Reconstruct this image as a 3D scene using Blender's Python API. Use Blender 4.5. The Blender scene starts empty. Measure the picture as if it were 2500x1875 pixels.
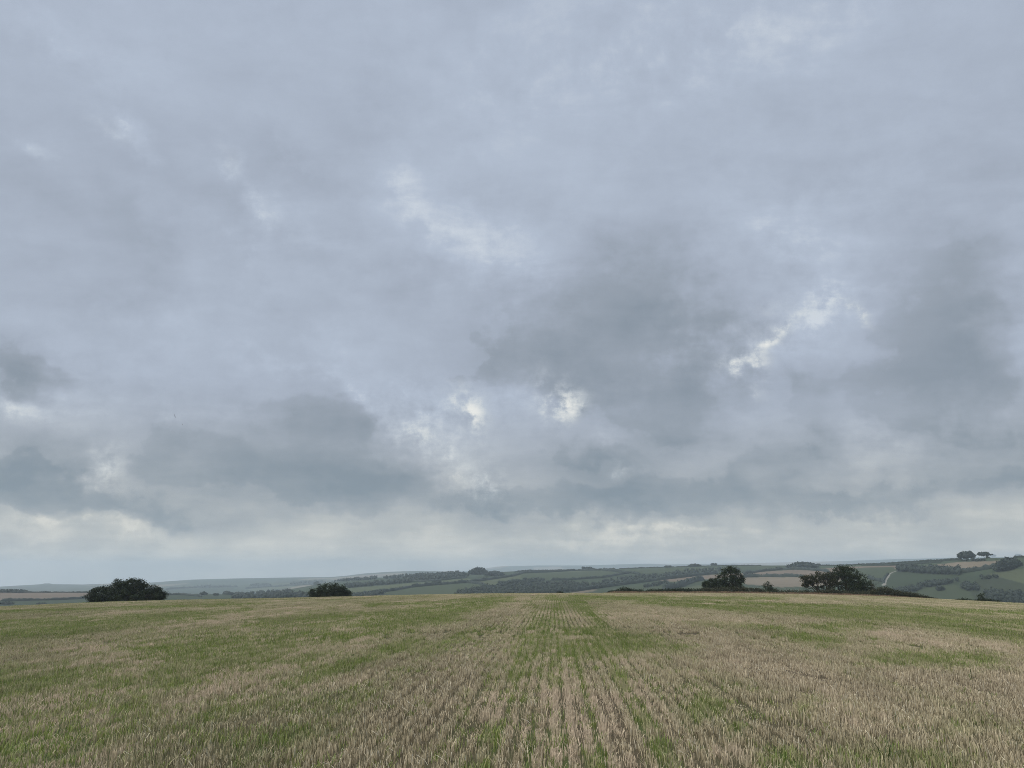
import bpy, math, random
import numpy as np
from mathutils import Vector, Matrix

random.seed(7)
rng = np.random.default_rng(11)
scene = bpy.context.scene
COL = scene.collection

# ----------------------------------------------------------------------------
# camera, sky, sun, exposure
# ----------------------------------------------------------------------------
W0, H0, FPX = 2500.0, 1875.0, 1840.0          # photograph size and focal length in its pixels
CAM_H = 1.65
HORIZON = 1397.0
PITCH = math.atan((HORIZON - H0 / 2) / FPX)
CP, SP = math.cos(PITCH), math.sin(PITCH)

cam_data = bpy.data.cameras.new("camera")
cam_data.sensor_fit = 'HORIZONTAL'
cam_data.sensor_width = 36.0
cam_data.lens = 36.0 * FPX / W0
cam_data.clip_start = 0.1
cam_data.clip_end = 60000.0
cam = bpy.data.objects.new("camera", cam_data)
cam.location = (0, 0, CAM_H)
cam.rotation_euler = (math.pi / 2 + PITCH, 0, 0)
COL.objects.link(cam)
scene.camera = cam

SUN_EL, SUN_AZ = math.radians(56), math.radians(-115)   # high behind the cloud, over the left shoulder
sun_data = bpy.data.lights.new("sun", 'SUN')
sun_data.energy = 1.5
sun_data.angle = math.radians(60)
sun_data.color = (1.0, 0.965, 0.91)
sun = bpy.data.objects.new("sun", sun_data)
sd = Vector((math.sin(SUN_AZ) * math.cos(SUN_EL), math.cos(SUN_AZ) * math.cos(SUN_EL), math.sin(SUN_EL)))
sun.rotation_euler = (-sd).to_track_quat('-Z', 'Y').to_euler()
COL.objects.link(sun)

scene.view_settings.view_transform = 'Standard'
scene.view_settings.look = 'None'
scene.view_settings.exposure = 1.0
scene.view_settings.gamma = 1.0
scene.view_settings.use_curve_mapping = False
cy = scene.cycles
cy.use_denoising = True
cy.denoising_input_passes = 'RGB_ALBEDO_NORMAL'
cy.denoising_prefilter = 'NONE'
cy.max_bounces = 6
cy.diffuse_bounces = 2
cy.volume_bounces = 1
cy.transparent_max_bounces = 8
cy.sample_clamp_indirect = 4.0
cy.filter_width = 0.95


class NT:
    """small helper to write node trees"""
    def __init__(self, tree):
        self.t = tree

    def n(self, typ, **kw):
        nd = self.t.nodes.new(typ)
        for k, v in kw.items():
            setattr(nd, k, v)
        return nd

    def link(self, a, b):
        self.t.links.new(a, b)

    def put(self, sock, v):
        if isinstance(v, bpy.types.NodeSocket):
            self.t.links.new(v, sock)
        else:
            sock.default_value = v

    def math(self, op, a, b=0.0, c=None, clamp=False):
        nd = self.n('ShaderNodeMath', operation=op, use_clamp=clamp)
        self.put(nd.inputs[0], a)
        self.put(nd.inputs[1], b)
        if c is not None:
            self.put(nd.inputs[2], c)
        return nd.outputs[0]

    def vmath(self, op, a, b=None, scale=None):
        nd = self.n('ShaderNodeVectorMath', operation=op)
        self.put(nd.inputs[0], a)
        if b is not None:
            self.put(nd.inputs[1], b)
        if scale is not None:
            self.put(nd.inputs['Scale'], scale)
        return nd.outputs['Value' if op in ('LENGTH', 'DOT_PRODUCT') else 'Vector']

    def noise(self, vec, scale, detail=5.0, rough=0.55, lac=2.0, dist=0.0, color=False):
        nd = self.n('ShaderNodeTexNoise')
        self.put(nd.inputs['Vector'], vec)
        nd.inputs['Scale'].default_value = scale
        nd.inputs['Detail'].default_value = detail
        nd.inputs['Roughness'].default_value = rough
        nd.inputs['Lacunarity'].default_value = lac
        nd.inputs['Distortion'].default_value = dist
        return nd.outputs['Color' if color else 'Fac']

    def comb(self, x, y, z=0.0):
        nd = self.n('ShaderNodeCombineXYZ')
        self.put(nd.inputs[0], x); self.put(nd.inputs[1], y); self.put(nd.inputs[2], z)
        return nd.outputs[0]

    def mix(self, fac, a, b, blend='MIX'):
        nd = self.n('ShaderNodeMix', data_type='RGBA', blend_type=blend)
        self.put(nd.inputs['Factor'], fac)
        self.put(nd.inputs['A'], a if isinstance(a, bpy.types.NodeSocket) else (*a, 1.0))
        self.put(nd.inputs['B'], b if isinstance(b, bpy.types.NodeSocket) else (*b, 1.0))
        return nd.outputs['Result']

    def ramp(self, fac, stops, interp='LINEAR'):
        nd = self.n('ShaderNodeValToRGB')
        cr = nd.color_ramp
        cr.interpolation = interp
        while len(cr.elements) > 1:
            cr.elements.remove(cr.elements[-1])
        cr.elements[0].position = stops[0][0]
        cr.elements[0].color = (*stops[0][1], 1.0)
        for p, c in stops[1:]:
            e = cr.elements.new(p)
            e.color = (*c, 1.0)
        self.put(nd.inputs['Fac'], fac)
        return nd.outputs['Color']

    def rng(self, v, a, b, c=0.0, d=1.0, smooth=True):
        nd = self.n('ShaderNodeMapRange', interpolation_type='SMOOTHSTEP' if smooth else 'LINEAR')
        self.put(nd.inputs['Value'], v)
        for k, x in (('From Min', a), ('From Max', b), ('To Min', c), ('To Max', d)):
            nd.inputs[k].default_value = x
        return nd.outputs['Result']


def lin(r, g, b):
    f = lambda c: ((c / 255 + 0.055) / 1.055) ** 2.4 if c > 10.3 else c / 255 / 12.92
    return (f(r), f(g), f(b))


def pix_dir(px, v):
    """unit direction of a point of the photograph (the camera's own bearing is +Y)"""
    t = (H0 / 2 - v) / FPX
    d = np.array([(px - W0 / 2) / FPX, CP - t * SP, SP + t * CP])
    return d / np.linalg.norm(d)


def sky_ae(px, v):
    d = pix_dir(px, v)
    return math.atan2(d[0], d[1]), math.asin(d[2])


# the cloud deck: where it is thick (dark), thin (pale) or torn open (bright); photograph x, y, radii, tilt, amount
THICK = [
    (1500, 660, 150, 90, 0, .34), (1640, 720, 120, 90, 0, .26), (420, 440, 300, 110, 20, .20), (900, 340, 260, 80, 20, .15), (80, 620, 260, 90, 0, .16), (2350, 620, 170, 80, 0, .22),
    (1540, 770, 235, 180, 0, .56), (1330, 850, 160, 115, 0, .44), (1180, 880, 80, 80, 0, .36), (1680, 920, 150, 120, 0, .42), (1460, 960, 190, 90, 0, .36),
    (2330, 790, 220, 190, -10, .62), (2210, 960, 200, 110, 0, .45), (2420, 1060, 200, 70, 0, .40), (2440, 1185, 230, 65, 0, .38), (1960, 960, 130, 110, 0, .32),
    (50, 1175, 200, 75, 5, .85), (60, 900, 170, 85, 25, .60), (340, 1235, 150, 38, 4, .60), (420, 1080, 150, 120, 0, .36), (700, 1010, 230, 105, 0, .40),
    (640, 1150, 260, 80, 0, .45), (860, 1190, 230, 75, 0, .55), (880, 1040, 120, 90, -20, .30), (1180, 1235, 170, 48, 0, .50),
    (1480, 1225, 230, 52, 4, .65), (1420, 1120, 160, 60, 10, .48), (1790, 1185, 230, 60, 0, .48), (1640, 1060, 150, 60, 0, .35),
    (2100, 1235, 220, 42, 0, .52), (1960, 1100, 180, 60, 0, .35), (310, 570, 230, 95, 20, .24), (700, 400, 150, 60, 30, .20), (120, 480, 150, 70, 10, .14),
    (900, 640, 260, 60, 8, .22), (300, 730, 330, 60, 0, .18),
]
PALE = [
    (1900, 60, 420, 110, 0, .26), (1500, 150, 500, 200, 0, .20), (2100, 450, 360, 200, 0, .18), (130, 70, 220, 90, 15, .30),
    (1180, 590, 230, 110, 35, .30), (1350, 660, 200, 130, 0, .25), (650, 520, 110, 40, 42, .42), (590, 425, 75, 26, 40, .35),
    (760, 560, 130, 45, 30, .22), (600, 590, 70, 45, 20, .28), (1000, 470, 90, 45, 45, .22), (1060, 540, 110, 40, 42, .20),
    (120, 370, 60, 32, 20, .38), (280, 325, 50, 25, 10, .40), (335, 372, 40, 22, 30, .25), (720, 405, 60, 26, 30, .25),
    (720, 870, 150, 28, 3, .22), (420, 985, 220, 30, 0, .20), (640, 985, 80, 35, 20, .22), (60, 995, 120, 35, 22, .42),
    (200, 1005, 90, 25, 0, .22), (265, 1140, 60, 55, 45, .60), (2030, 730, 130, 60, 0, .62), (1970, 600, 150, 80, 0, .30),
    (1120, 1160, 150, 60, 40, .35), (2180, 1090, 140, 45, 20, .25), (2400, 1050, 120, 60, 0, .22), (1500, 1070, 60, 30, 40, .20),
    (1050, 1010, 150, 80, 0, .40), (1340, 970, 130, 80, 0, .32), (1900, 830, 190, 90, -35, .30),
    (1600, 1303, 260, 22, -3, .40), (230, 1278, 200, 22, 4, .45), (60, 1320, 260, 30, 0, .15),
    (1700, 850, 160, 60, -35, .18), (900, 960, 120, 25, 35, .22),
]
OPEN = [
    (1150, 1012, 46, 72, -18, 1.0), (1030, 1068, 62, 42, 15, .64), (1105, 1112, 40, 26, 30, .45), (1385, 985, 50, 38, -20, 1.0), (1345, 955, 70, 80, 0, .36),
    (1838, 895, 46, 34, 0, .78), (1790, 880, 36, 26, 0, .6), (1880, 830, 76, 20, -38, .52), (1850, 800, 90, 60, 0, .26), (1925, 785, 50, 18, -40, .45), (2108, 768, 70, 17, 42, .52),
    (2030, 735, 150, 34, 5, .34), (1840, 960, 40, 30, 30, .3), (1195, 1175, 60, 55, 0, .52), (265, 1135, 55, 60, -30, .40), (1515, 1145, 26, 30, 0, .36), (60, 1000, 130, 40, 22, .30),
    (640, 500, 150, 40, 42, .22), (590, 425, 90, 26, 40, .16), (270, 325, 70, 26, 10, .18), (110, 370, 80, 34, 25, .16),
]


def build_world():
    w = bpy.data.worlds.new("World")
    scene.world = w
    w.use_nodes = True
    nt = w.node_tree
    nt.nodes.clear()
    t = NT(nt)
    out = t.n('ShaderNodeOutputWorld')
    sky = t.n('ShaderNodeTexSky', sky_type='NISHITA', sun_disc=False, sun_elevation=SUN_EL, sun_rotation=SUN_AZ)
    sky.altitude = 150.0
    sky.air_density = 1.0
    sky.dust_density = 2.0
    tc = t.n('ShaderNodeTexCoord')
    dirn = tc.outputs['Generated']
    sep = t.n('ShaderNodeSeparateXYZ')
    t.link(dirn, sep.inputs[0])
    x, y, z = sep.outputs
    az = t.math('ARCTAN2', x, y)
    el = t.math('ARCSINE', z)
    # a flat deck of cloud overhead: it closes up towards the horizon
    zz = t.math('ADD', t.math('MAXIMUM', z, 0.0), 0.16)
    deck = t.comb(t.math('DIVIDE', x, zz), t.math('DIVIDE', y, zz), 0.0)
    big = t.noise(deck, 1.25, 5, 0.55, dist=0.25)
    # sheared fine cloud, drawn out from upper left to lower right
    mapn = t.n('ShaderNodeMapping')
    mapn.inputs['Rotation'].default_value = (0, 0, math.radians(38))
    mapn.inputs['Scale'].default_value = (1.0, 1.9, 1.0)
    t.link(deck, mapn.inputs['Vector'])
    fine = t.noise(mapn.outputs[0], 3.4, 7, 0.62, dist=0.4)
    # warp the layout so that no edge is a clean curve
    ae = t.comb(az, t.math('MULTIPLY', el, 1.0), 0.0)
    n1 = t.n('ShaderNodeTexNoise')
    t.link(t.vmath('MULTIPLY', ae, (1.0, 1.5, 1.0)), n1.inputs['Vector'])
    n1.inputs['Scale'].default_value = 7.5; n1.inputs['Detail'].default_value = 4; n1.inputs['Roughness'].default_value = 0.6
    n2 = t.n('ShaderNodeTexNoise')
    t.link(ae, n2.inputs['Vector'])
    n2.inputs['Scale'].default_value = 27.0; n2.inputs['Detail'].default_value = 6; n2.inputs['Roughness'].default_value = 0.66
    med, small = n1.outputs['Fac'], n2.outputs['Fac']
    w1 = t.vmath('MULTIPLY', t.vmath('SUBTRACT', n1.outputs['Color'], (0.5, 0.5, 0.5)), (0.16, 0.10, 0.0))
    w2 = t.vmath('MULTIPLY', t.vmath('SUBTRACT', n2.outputs['Color'], (0.5, 0.5, 0.5)), (0.060, 0.050, 0.0))
    aw = t.vmath('ADD', t.vmath('ADD', ae, w1), w2)

    def total(items, vec, start=0.0):
        s = start
        for (px, v, rx, ry, tilt, amt) in items:
            a0, e0 = sky_ae(px, v)
            ax = abs(sky_ae(px + 5, v)[0] - a0) / 5 * rx
            ey = abs(sky_ae(px, v + 5)[1] - e0) / 5 * ry
            mp = t.n('ShaderNodeMapping', vector_type='TEXTURE')
            t.link(vec, mp.inputs['Vector'])
            mp.inputs['Location'].default_value = (a0, e0, 0)
            mp.inputs['Rotation'].default_value = (0, 0, -math.radians(tilt))
            mp.inputs['Scale'].default_value = (ax * 1.9, ey * 1.9, 1)
            gr = t.n('ShaderNodeTexGradient', gradient_type='QUADRATIC_SPHERE')
            t.link(mp.outputs[0], gr.inputs['Vector'])
            s = t.math('MULTIPLY_ADD', gr.outputs['Fac'], amt * 1.25, s)
        return s

    # 0 dark .. 1 pale
    lower = t.rng(el, 0.10, 0.55, 1.0, 0.45)
    dens = t.math('MULTIPLY_ADD', t.math('SUBTRACT', big, 0.5), 0.60, 0.47)
    dens = t.math('MULTIPLY_ADD', t.math('SUBTRACT', fine, 0.5), t.rng(el, 0.25, 0.5, 0.20, 0.36), dens)
    dens = t.math('MULTIPLY_ADD', t.math('MULTIPLY', t.math('SUBTRACT', med, 0.5), lower), 0.62, dens)
    dens = t.math('MULTIPLY_ADD', t.math('MULTIPLY', t.math('SUBTRACT', small, 0.5), lower), 0.26, dens)
    dens = t.math('MULTIPLY_ADD', t.math('MAXIMUM', z, 0.0), 0.22, dens)
    # lumps of cumulus: rounded heads with ragged rims
    vo = t.n('ShaderNodeTexVoronoi', feature='F1', voronoi_dimensions='2D')
    vo.inputs['Scale'].default_value = 8.0
    t.link(t.vmath('ADD', t.vmath('MULTIPLY', ae, (1.0, 1.55, 1.0)), t.vmath('SCALE', t.vmath('ADD', w2, w1), scale=1.0)), vo.inputs['Vector'])
    bill = t.math('SUBTRACT', 0.52, vo.outputs['Distance'])
    dens = t.math('MULTIPLY_ADD', t.math('MULTIPLY', bill, lower), 0.14, dens)
    band = t.math('MULTIPLY', t.rng(el, 0.015, 0.115, 1.0, 0.0), 0.27)      # the clear strip under the cloud base
    dens = t.math('ADD', dens, band)
    lowness = t.rng(el, 0.05, 0.24)
    thin = t.math('MULTIPLY', t.rng(el, 0.25, 1.2), 0.12)

    def colour(dn):
        high = t.ramp(dn, [(0.0, lin(132, 144, 157)), (0.25, lin(148, 158, 171)), (0.5, lin(165, 175, 191)),
                           (0.75, lin(179, 190, 207)), (1.0, lin(206, 214, 224))])
        low = t.ramp(dn, [(0.0, lin(128, 142, 153)), (0.25, lin(145, 155, 163)), (0.5, lin(167, 173, 177)),
                          (0.75, lin(190, 193, 191)), (1.0, lin(224, 222, 213))])
        return t.mix(lowness, low, high)

    def finish(cl):
        c10 = t.vmath('SCALE', cl, scale=10.0)
        nd = t.n('ShaderNodeBackground')
        nd.inputs['Strength'].default_value = 0.05
        t.link(t.mix(thin, c10, sky.outputs[0]), nd.inputs['Color'])   # thin veil: a little clear sky comes through overhead
        return nd.outputs[0]

    # each mass has a fairly clear rim and darkens towards its middle
    edge = t.math('MULTIPLY', t.math('SUBTRACT', med, 0.5), 0.50)
    edge = t.math('MULTIPLY_ADD', t.math('SUBTRACT', small, 0.5), 0.34, edge)
    edge = t.math('MULTIPLY_ADD', bill, 0.30, edge)
    rimw = t.rng(el, 0.26, 0.44, 1.0, 0.15)

    def masses(th):
        rim = t.rng(t.math('ADD', edge, th), 0.28, 0.43)
        dn = t.math('MULTIPLY_ADD', t.math('MULTIPLY', rim, rimw), -0.15, t.math('ADD', dens, 0.06))
        return t.math('MULTIPLY_ADD', th, -0.50, dn)

    plain = finish(colour(t.math('ADD', masses(0.0), 0.0, clamp=True)))
    thick = total(THICK, aw)
    pale = total(PALE, aw)
    opened = total(OPEN, t.vmath('ADD', ae, t.vmath('ADD', t.vmath('SCALE', w1, scale=0.30), t.vmath('SCALE', w2, scale=0.9))))
    d2 = masses(thick)
    fw = t.rng(el, 0.15, 0.5, 0.15, 0.6)
    lace = t.math('MULTIPLY_ADD', t.math('SUBTRACT', fine, small), fw, small)
    pm = t.math('MULTIPLY', pale, t.math('MULTIPLY_ADD', t.math('SUBTRACT', lace, 0.48), 6.0, 0.75, clamp=False))
    d2 = t.math('MULTIPLY_ADD', t.math('MAXIMUM', pm, 0.0), t.rng(el, 0.2, 0.45, 0.56, 0.36), d2, clamp=True)
    cloud = colour(d2)
    # torn gaps: a soft pale rim, then the lit cloud behind
    om = t.math('MULTIPLY', opened, t.math('MAXIMUM', t.math('MULTIPLY_ADD', t.math('SUBTRACT', lace, 0.47), 9.0, 0.60), 0.0))
    cloud = t.mix(t.rng(om, 0.0, 0.85, 0.0, 0.62), cloud, lin(203, 210, 215))
    cloud = t.mix(t.rng(om, 0.35, 1.7, 0.0, 0.78), cloud, lin(246, 245, 238))
    near = t.math('MULTIPLY', t.math('LESS_THAN', t.math('ABSOLUTE', az), 1.25), t.math('LESS_THAN', el, 1.1))
    mx = t.n('ShaderNodeMixShader')
    t.link(near, mx.inputs[0])
    t.link(plain, mx.inputs[1]); t.link(finish(cloud), mx.inputs[2])
    t.link(mx.outputs[0], out.inputs['Surface'])
    w.cycles.sampling_method = 'MANUAL'
    w.cycles.sample_map_resolution = 512


build_world()

# ----------------------------------------------------------------------------
# numbers: noise, projection, the lie of the land
# ----------------------------------------------------------------------------
def _hash(ix, iy, seed):
    h = (ix.astype(np.int64) * 374761393 + iy.astype(np.int64) * 668265263 + seed * 974711) & 0xFFFFFFFF
    h = ((h ^ (h >> 13)) * 1274126177) & 0xFFFFFFFF
    return ((h ^ (h >> 16)) & 0xFFFF) / 65535.0


def vnoise(x, y, seed=0):
    x = np.asarray(x, float); y = np.asarray(y, float)
    ix, iy = np.floor(x), np.floor(y)
    fx, fy = x - ix, y - iy
    fx = fx * fx * (3 - 2 * fx); fy = fy * fy * (3 - 2 * fy)
    a = _hash(ix, iy, seed); b = _hash(ix + 1, iy, seed)
    c = _hash(ix, iy + 1, seed); d = _hash(ix + 1, iy + 1, seed)
    return (a * (1 - fx) + b * fx) * (1 - fy) + (c * (1 - fx) + d * fx) * fy


def fbm(x, y, seed=0, oct=4, gain=0.5):
    s, amp, tot = 0.0, 1.0, 0.0
    for o in range(oct):
        s = s + amp * vnoise(np.asarray(x) * 2 ** o + 17.3 * o, np.asarray(y) * 2 ** o - 9.1 * o, seed + o)
        tot += amp
        amp *= gain
    return s / tot


def project(X, Y, Z):
    Zr = Z - CAM_H
    f = np.maximum(Y * CP + Zr * SP, 0.01)
    u = -Y * SP + Zr * CP
    return W0 / 2 + FPX * X / f, H0 / 2 - FPX * u / f


def ray(px, v):
    """horizontal unit direction (x, y), rise per metre"""
    t = (H0 / 2 - np.asarray(v, float)) / FPX
    x = (np.asarray(px, float) - W0 / 2) / FPX
    y = CP - t * SP
    z = SP + t * CP
    h = np.hypot(x, y)
    return x / h, y / h, z / h


def az_of(px, v):
    x, y, z = ray(px, v)
    return np.arctan2(x, y)


def tab(pairs):
    a = np.array(pairs, float)
    azs = az_of(a[:, 0], a[:, 1])
    return azs, a[:, 1]


ROW = 0.172
ROWDIR = az_of(1352, 1412.)                 # the drill rows run a little right of the view
RDX, RDY = math.sin(ROWDIR), math.cos(ROWDIR)
KF = 6.4e-5
CREST = [(-400, 1500), (0, 1483), (200, 1473), (405, 1467), (640, 1463), (860, 1458), (1000, 1454), (1250, 1450), (1400, 1450),
         (1700, 1449), (1860, 1451), (2000, 1453), (2150, 1457), (2290, 1464), (2400, 1470), (2500, 1475), (2900, 1492)]
_ca, _cv = tab(CREST)
_cs = np.array([ray(p, v)[2] for p, v in CREST])
_fa = np.linspace(-math.pi, math.pi, 721)
_fs = np.interp(_fa, _ca, _cs)
_kern = np.hanning(21); _kern /= _kern.sum()
_fs = np.convolve(np.pad(_fs, 10, mode='edge'), _kern, mode='valid')


def field_z(az, d):
    a = np.interp(az, _fa, _fs) + 2 * math.sqrt(CAM_H * KF)
    return a * d - KF * d * d


def ground_near(X, Y):
    return field_z(np.arctan2(X, Y), np.hypot(X, Y))


RIDGE = [(-400, 1444), (0, 1446), (230, 1446), (408, 1449), (550, 1451), (620, 1450), (680, 1443), (740, 1433), (814, 1420), (918, 1412),
         (936, 1411), (1034, 1402), (1121, 1398), (1200, 1397.5), (1270, 1394), (1402, 1392), (1489, 1389.5), (1576, 1386.5), (1634, 1384.5),
         (1750, 1381), (1860, 1380.5), (2034, 1380.5), (2149, 1376.5), (2265, 1370.5), (2346, 1367), (2395, 1363), (2500, 1360.5), (2900, 1352)]
FAR1 = [(-400, 1440), (0, 1432), (72, 1428), (103, 1426), (107, 1424.2), (122, 1424.2), (128, 1426), (202, 1427), (260, 1425), (365, 1422.5), (434, 1417.5),
        (469, 1415), (579, 1412), (640, 1411), (730, 1409.5), (811, 1408.5), (850, 1405), (889, 1400), (947, 1396), (1019, 1393.5), (1074, 1394.5),
        (1130, 1396), (1250, 1404), (1500, 1404), (2900, 1404)]
FAR2 = [(-400, 1445), (0, 1440), (400, 1430), (800, 1415), (1000, 1402), (1120, 1396), (1165, 1391), (1179, 1388), (1222, 1382.5), (1316, 1380.5), (1420, 1380.5), (1541, 1377), (1582, 1376),
        (1634, 1378.0), (1779, 1376), (1860, 1374), (2062, 1369.5), (2178, 1365.5), (2294, 1362.5), (2352, 1361), (2500, 1360), (2900, 1358)]
MIDB = [(-400, 1446), (0, 1440), (260, 1436), (400, 1434), (506, 1430), (600, 1428), (700, 1421), (814, 1415), (947, 1407), (1074, 1402), (1200, 1404), (2900, 1404)]
DR = [(-400, 1500), (0, 1500), (560, 1500), (640, 1800), (814, 2400), (1034, 2200), (1200, 2000), (1850, 1900), (2200, 1450), (2500, 1150), (2900, 1000)]


def layer_tables(azs):
    """control distances and heights of the land along each bearing"""
    def Vt(pairs):
        a, _ = tab(pairs)
        sl = np.array([ray(p, v)[2] for p, v in pairs])
        return np.interp(azs, a, sl)
    dr = np.interp(azs, az_of([p for p, _ in DR], [1420.] * len(DR)), [d for _, d in DR])
    s3, s6, s7, s9 = Vt(RIDGE), Vt(MIDB), Vt(FAR1), Vt(FAR2)
    pxs = lambda prs: np.interp(azs, az_of([p for p, _ in prs], [1440.] * len(prs)), [q for _, q in prs])
    foot_v = pxs([(-400, 1490), (0, 1486), (640, 1476), (1250, 1470), (1900, 1470), (2500, 1486), (2900, 1492)])
    sfoot = np.array([ray(1250, v)[2] for v in foot_v])
    n = azs.size
    one = np.ones(n)
    D = [350 * one, 600 * one, np.where(azs < az_of(640, 1440), 950, 850) * one]
    s350 = (field_z(azs, 350.0) - CAM_H) / 350.0
    S = [s350, (s350 + sfoot) / 2 - 0.004, sfoot]
    D.append(dr); S.append(s3)
    D.append(dr * 1.3); S.append(s3 - 0.009)
    d5 = np.maximum(dr * 1.6, 3300.0)
    D.append(d5); S.append(np.minimum(s3 - 0.003, s6 - 0.006))
    D.append(np.full(n, 4800.0)); S.append(s6)
    D.append(np.full(n, 6300.0)); S.append(s7)
    D.append(np.full(n, 7200.0)); S.append(s7 - 0.005)
    D.append(np.full(n, 9000.0)); S.append(s9)
    D.append(np.full(n, 11000.0)); S.append(s9 - 0.012)
    D = np.array(D); S = np.array(S)
    return D, CAM_H + D * S


TAZ = az_of(np.arange(-420, 2921, 5.0), 1420.0)
TD, TZ = layer_tables(TAZ)


def land_z(az, d):
    az = np.atleast_1d(np.asarray(az, float)); d = np.atleast_1d(np.asarray(d, float))
    j = np.clip(np.interp(az, TAZ, np.arange(TAZ.size)), 0, TAZ.size - 1.001)
    j0 = j.astype(int); fj = j - j0
    Dl = TD[:, j0] * (1 - fj) + TD[:, j0 + 1] * fj
    Zl = TZ[:, j0] * (1 - fj) + TZ[:, j0 + 1] * fj
    z = field_z(az, np.minimum(d, 350.0))
    for k in range(Dl.shape[0] - 1):
        m = (d > Dl[k]) & (d <= Dl[k + 1])
        f = np.clip((d - Dl[k]) / (Dl[k + 1] - Dl[k]), 0, 1)
        f2 = f if k == 0 else f * f * (3 - 2 * f) * 0.6 + f * 0.4
        zz = Zl[k] * (1 - f2) + Zl[k + 1] * f2
        z = np.where(m, zz, z)
    z = np.where(d > Dl[-1], Zl[-1], z)
    return z


_ds = np.concatenate([np.linspace(500, 3600, 900), np.linspace(3610, 11000, 400)])


def land_at(px, v):
    """world points of the far land seen at these points of the photograph"""
    px = np.atleast_1d(np.asarray(px, float)); v = np.atleast_1d(np.asarray(v, float))
    out = np.zeros((px.size, 3))
    for i in range(px.size):
        x, y, s = ray(px[i], v[i])
        az = math.atan2(x, y)
        zl = land_z(np.full(_ds.size, az), _ds)
        over = zl - (CAM_H + _ds * s)
        hit = np.nonzero(over >= 0)[0]
        k = hit[0] if hit.size else int(np.argmax(over / _ds))
        d = _ds[k]
        out[i] = (x * d, y * d, zl[k])
    return out


def in_poly(px, v, poly):
    inside = np.zeros(px.shape, bool)
    n = len(poly)
    for i in range(n):
        x1, y1 = poly[i]; x2, y2 = poly[(i + 1) % n]
        c = ((y1 > v) != (y2 > v)) & (px < (x2 - x1) * (v - y1) / ((y2 - y1) + 1e-9) + x1)
        inside ^= c
    return inside


# ----------------------------------------------------------------------------
# green regrowth across the stubble: streaks along the drilling and loose patches
# ----------------------------------------------------------------------------
STREAK = [  # x0, y0, half-width0, x1, y1, half-width1, amount
    (-150, 1552, 20, 480, 1507, 10, .75), (-150, 1498, 4, 640, 1475, 3, .45), (0, 1520, 5, 600, 1490, 4, .5),
    (470, 1590, 34, 850, 1530, 26, .75), (800, 1540, 30, 1060, 1500, 16, 1.0), (1040, 1500, 14, 1230, 1464, 5, 1.0),
    (640, 1520, 14, 900, 1500, 10, .5), (900, 1478, 4, 1240, 1460, 3, .5),
    (-150, 1690, 55, 500, 1640, 38, .50), (400, 1640, 30, 760, 1600, 26, .45), (-100, 1790, 45, 260, 1790, 40, .35), (250, 1760, 40, 760, 1700, 30, .35),
    (700, 1670, 12, 1010, 1560, 14, .55), (980, 1580, 12, 1120, 1560, 8, .35), (40, 1830, 40, 300, 1850, 40, .35), (560, 1800, 30, 700, 1780, 30, .4),
    (1330, 1560, 34, 1368, 1470, 10, .28), (1400, 1470, 12, 1470, 1520, 12, .55), (1440, 1580, 22, 1530, 1572, 24, .75),
    (1420, 1540, 14, 1480, 1545, 14, .5), (1420, 1458, 4, 1900, 1462, 4, .45),
    (1500, 1462, 3, 2600, 1502, 8, .55), (1560, 1472, 4, 2600, 1530, 16, .60), (2050, 1492, 10, 2600, 1560, 24, .5),
    (1700, 1520, 6, 1900, 1530, 8, .35), (1990, 1530, 10, 2110, 1526, 11, .65), (1930, 1545, 14, 2010, 1560, 16, .35),
    (2160, 1608, 16, 2380, 1606, 16, .55), (1700, 1725, 22, 1725, 1715, 22, .65), (1780, 1775, 12, 1800, 1765, 12, .5),
    (1900, 1850, 22, 1925, 1840, 26, .75), (2335, 1768, 14, 2345, 1768, 14, .6), (1990, 1700, 14, 1960, 1720, 14, .35), (2100, 1830, 30, 2250, 1850, 30, .4),
    (1275, 1600, 7, 1262, 1650, 10, .8), (1215, 1765, 14, 1200, 1800, 16, .7), (1168, 1860, 20, 1160, 1880, 20, .8),
    (1352, 1600, 7, 1354, 1660, 12, .7), (1354, 1770, 14, 1356, 1800, 16, .6), (1395, 1590, 6, 1410, 1650, 8, .6),
    (1500, 1630, 8, 1580, 1760, 16, .65), (1600, 1800, 14, 1630, 1860, 22, .6), (1445, 1820, 16, 1452, 1840, 16, .8), (1356, 1860, 14, 1358, 1875, 14, .8), (1460, 1850, 14, 1465, 1870, 14, .7),
    (1130, 1545, 10, 1200, 1530, 8, .25), (1540, 1580, 20, 1660, 1580, 16, .35),
]


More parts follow.
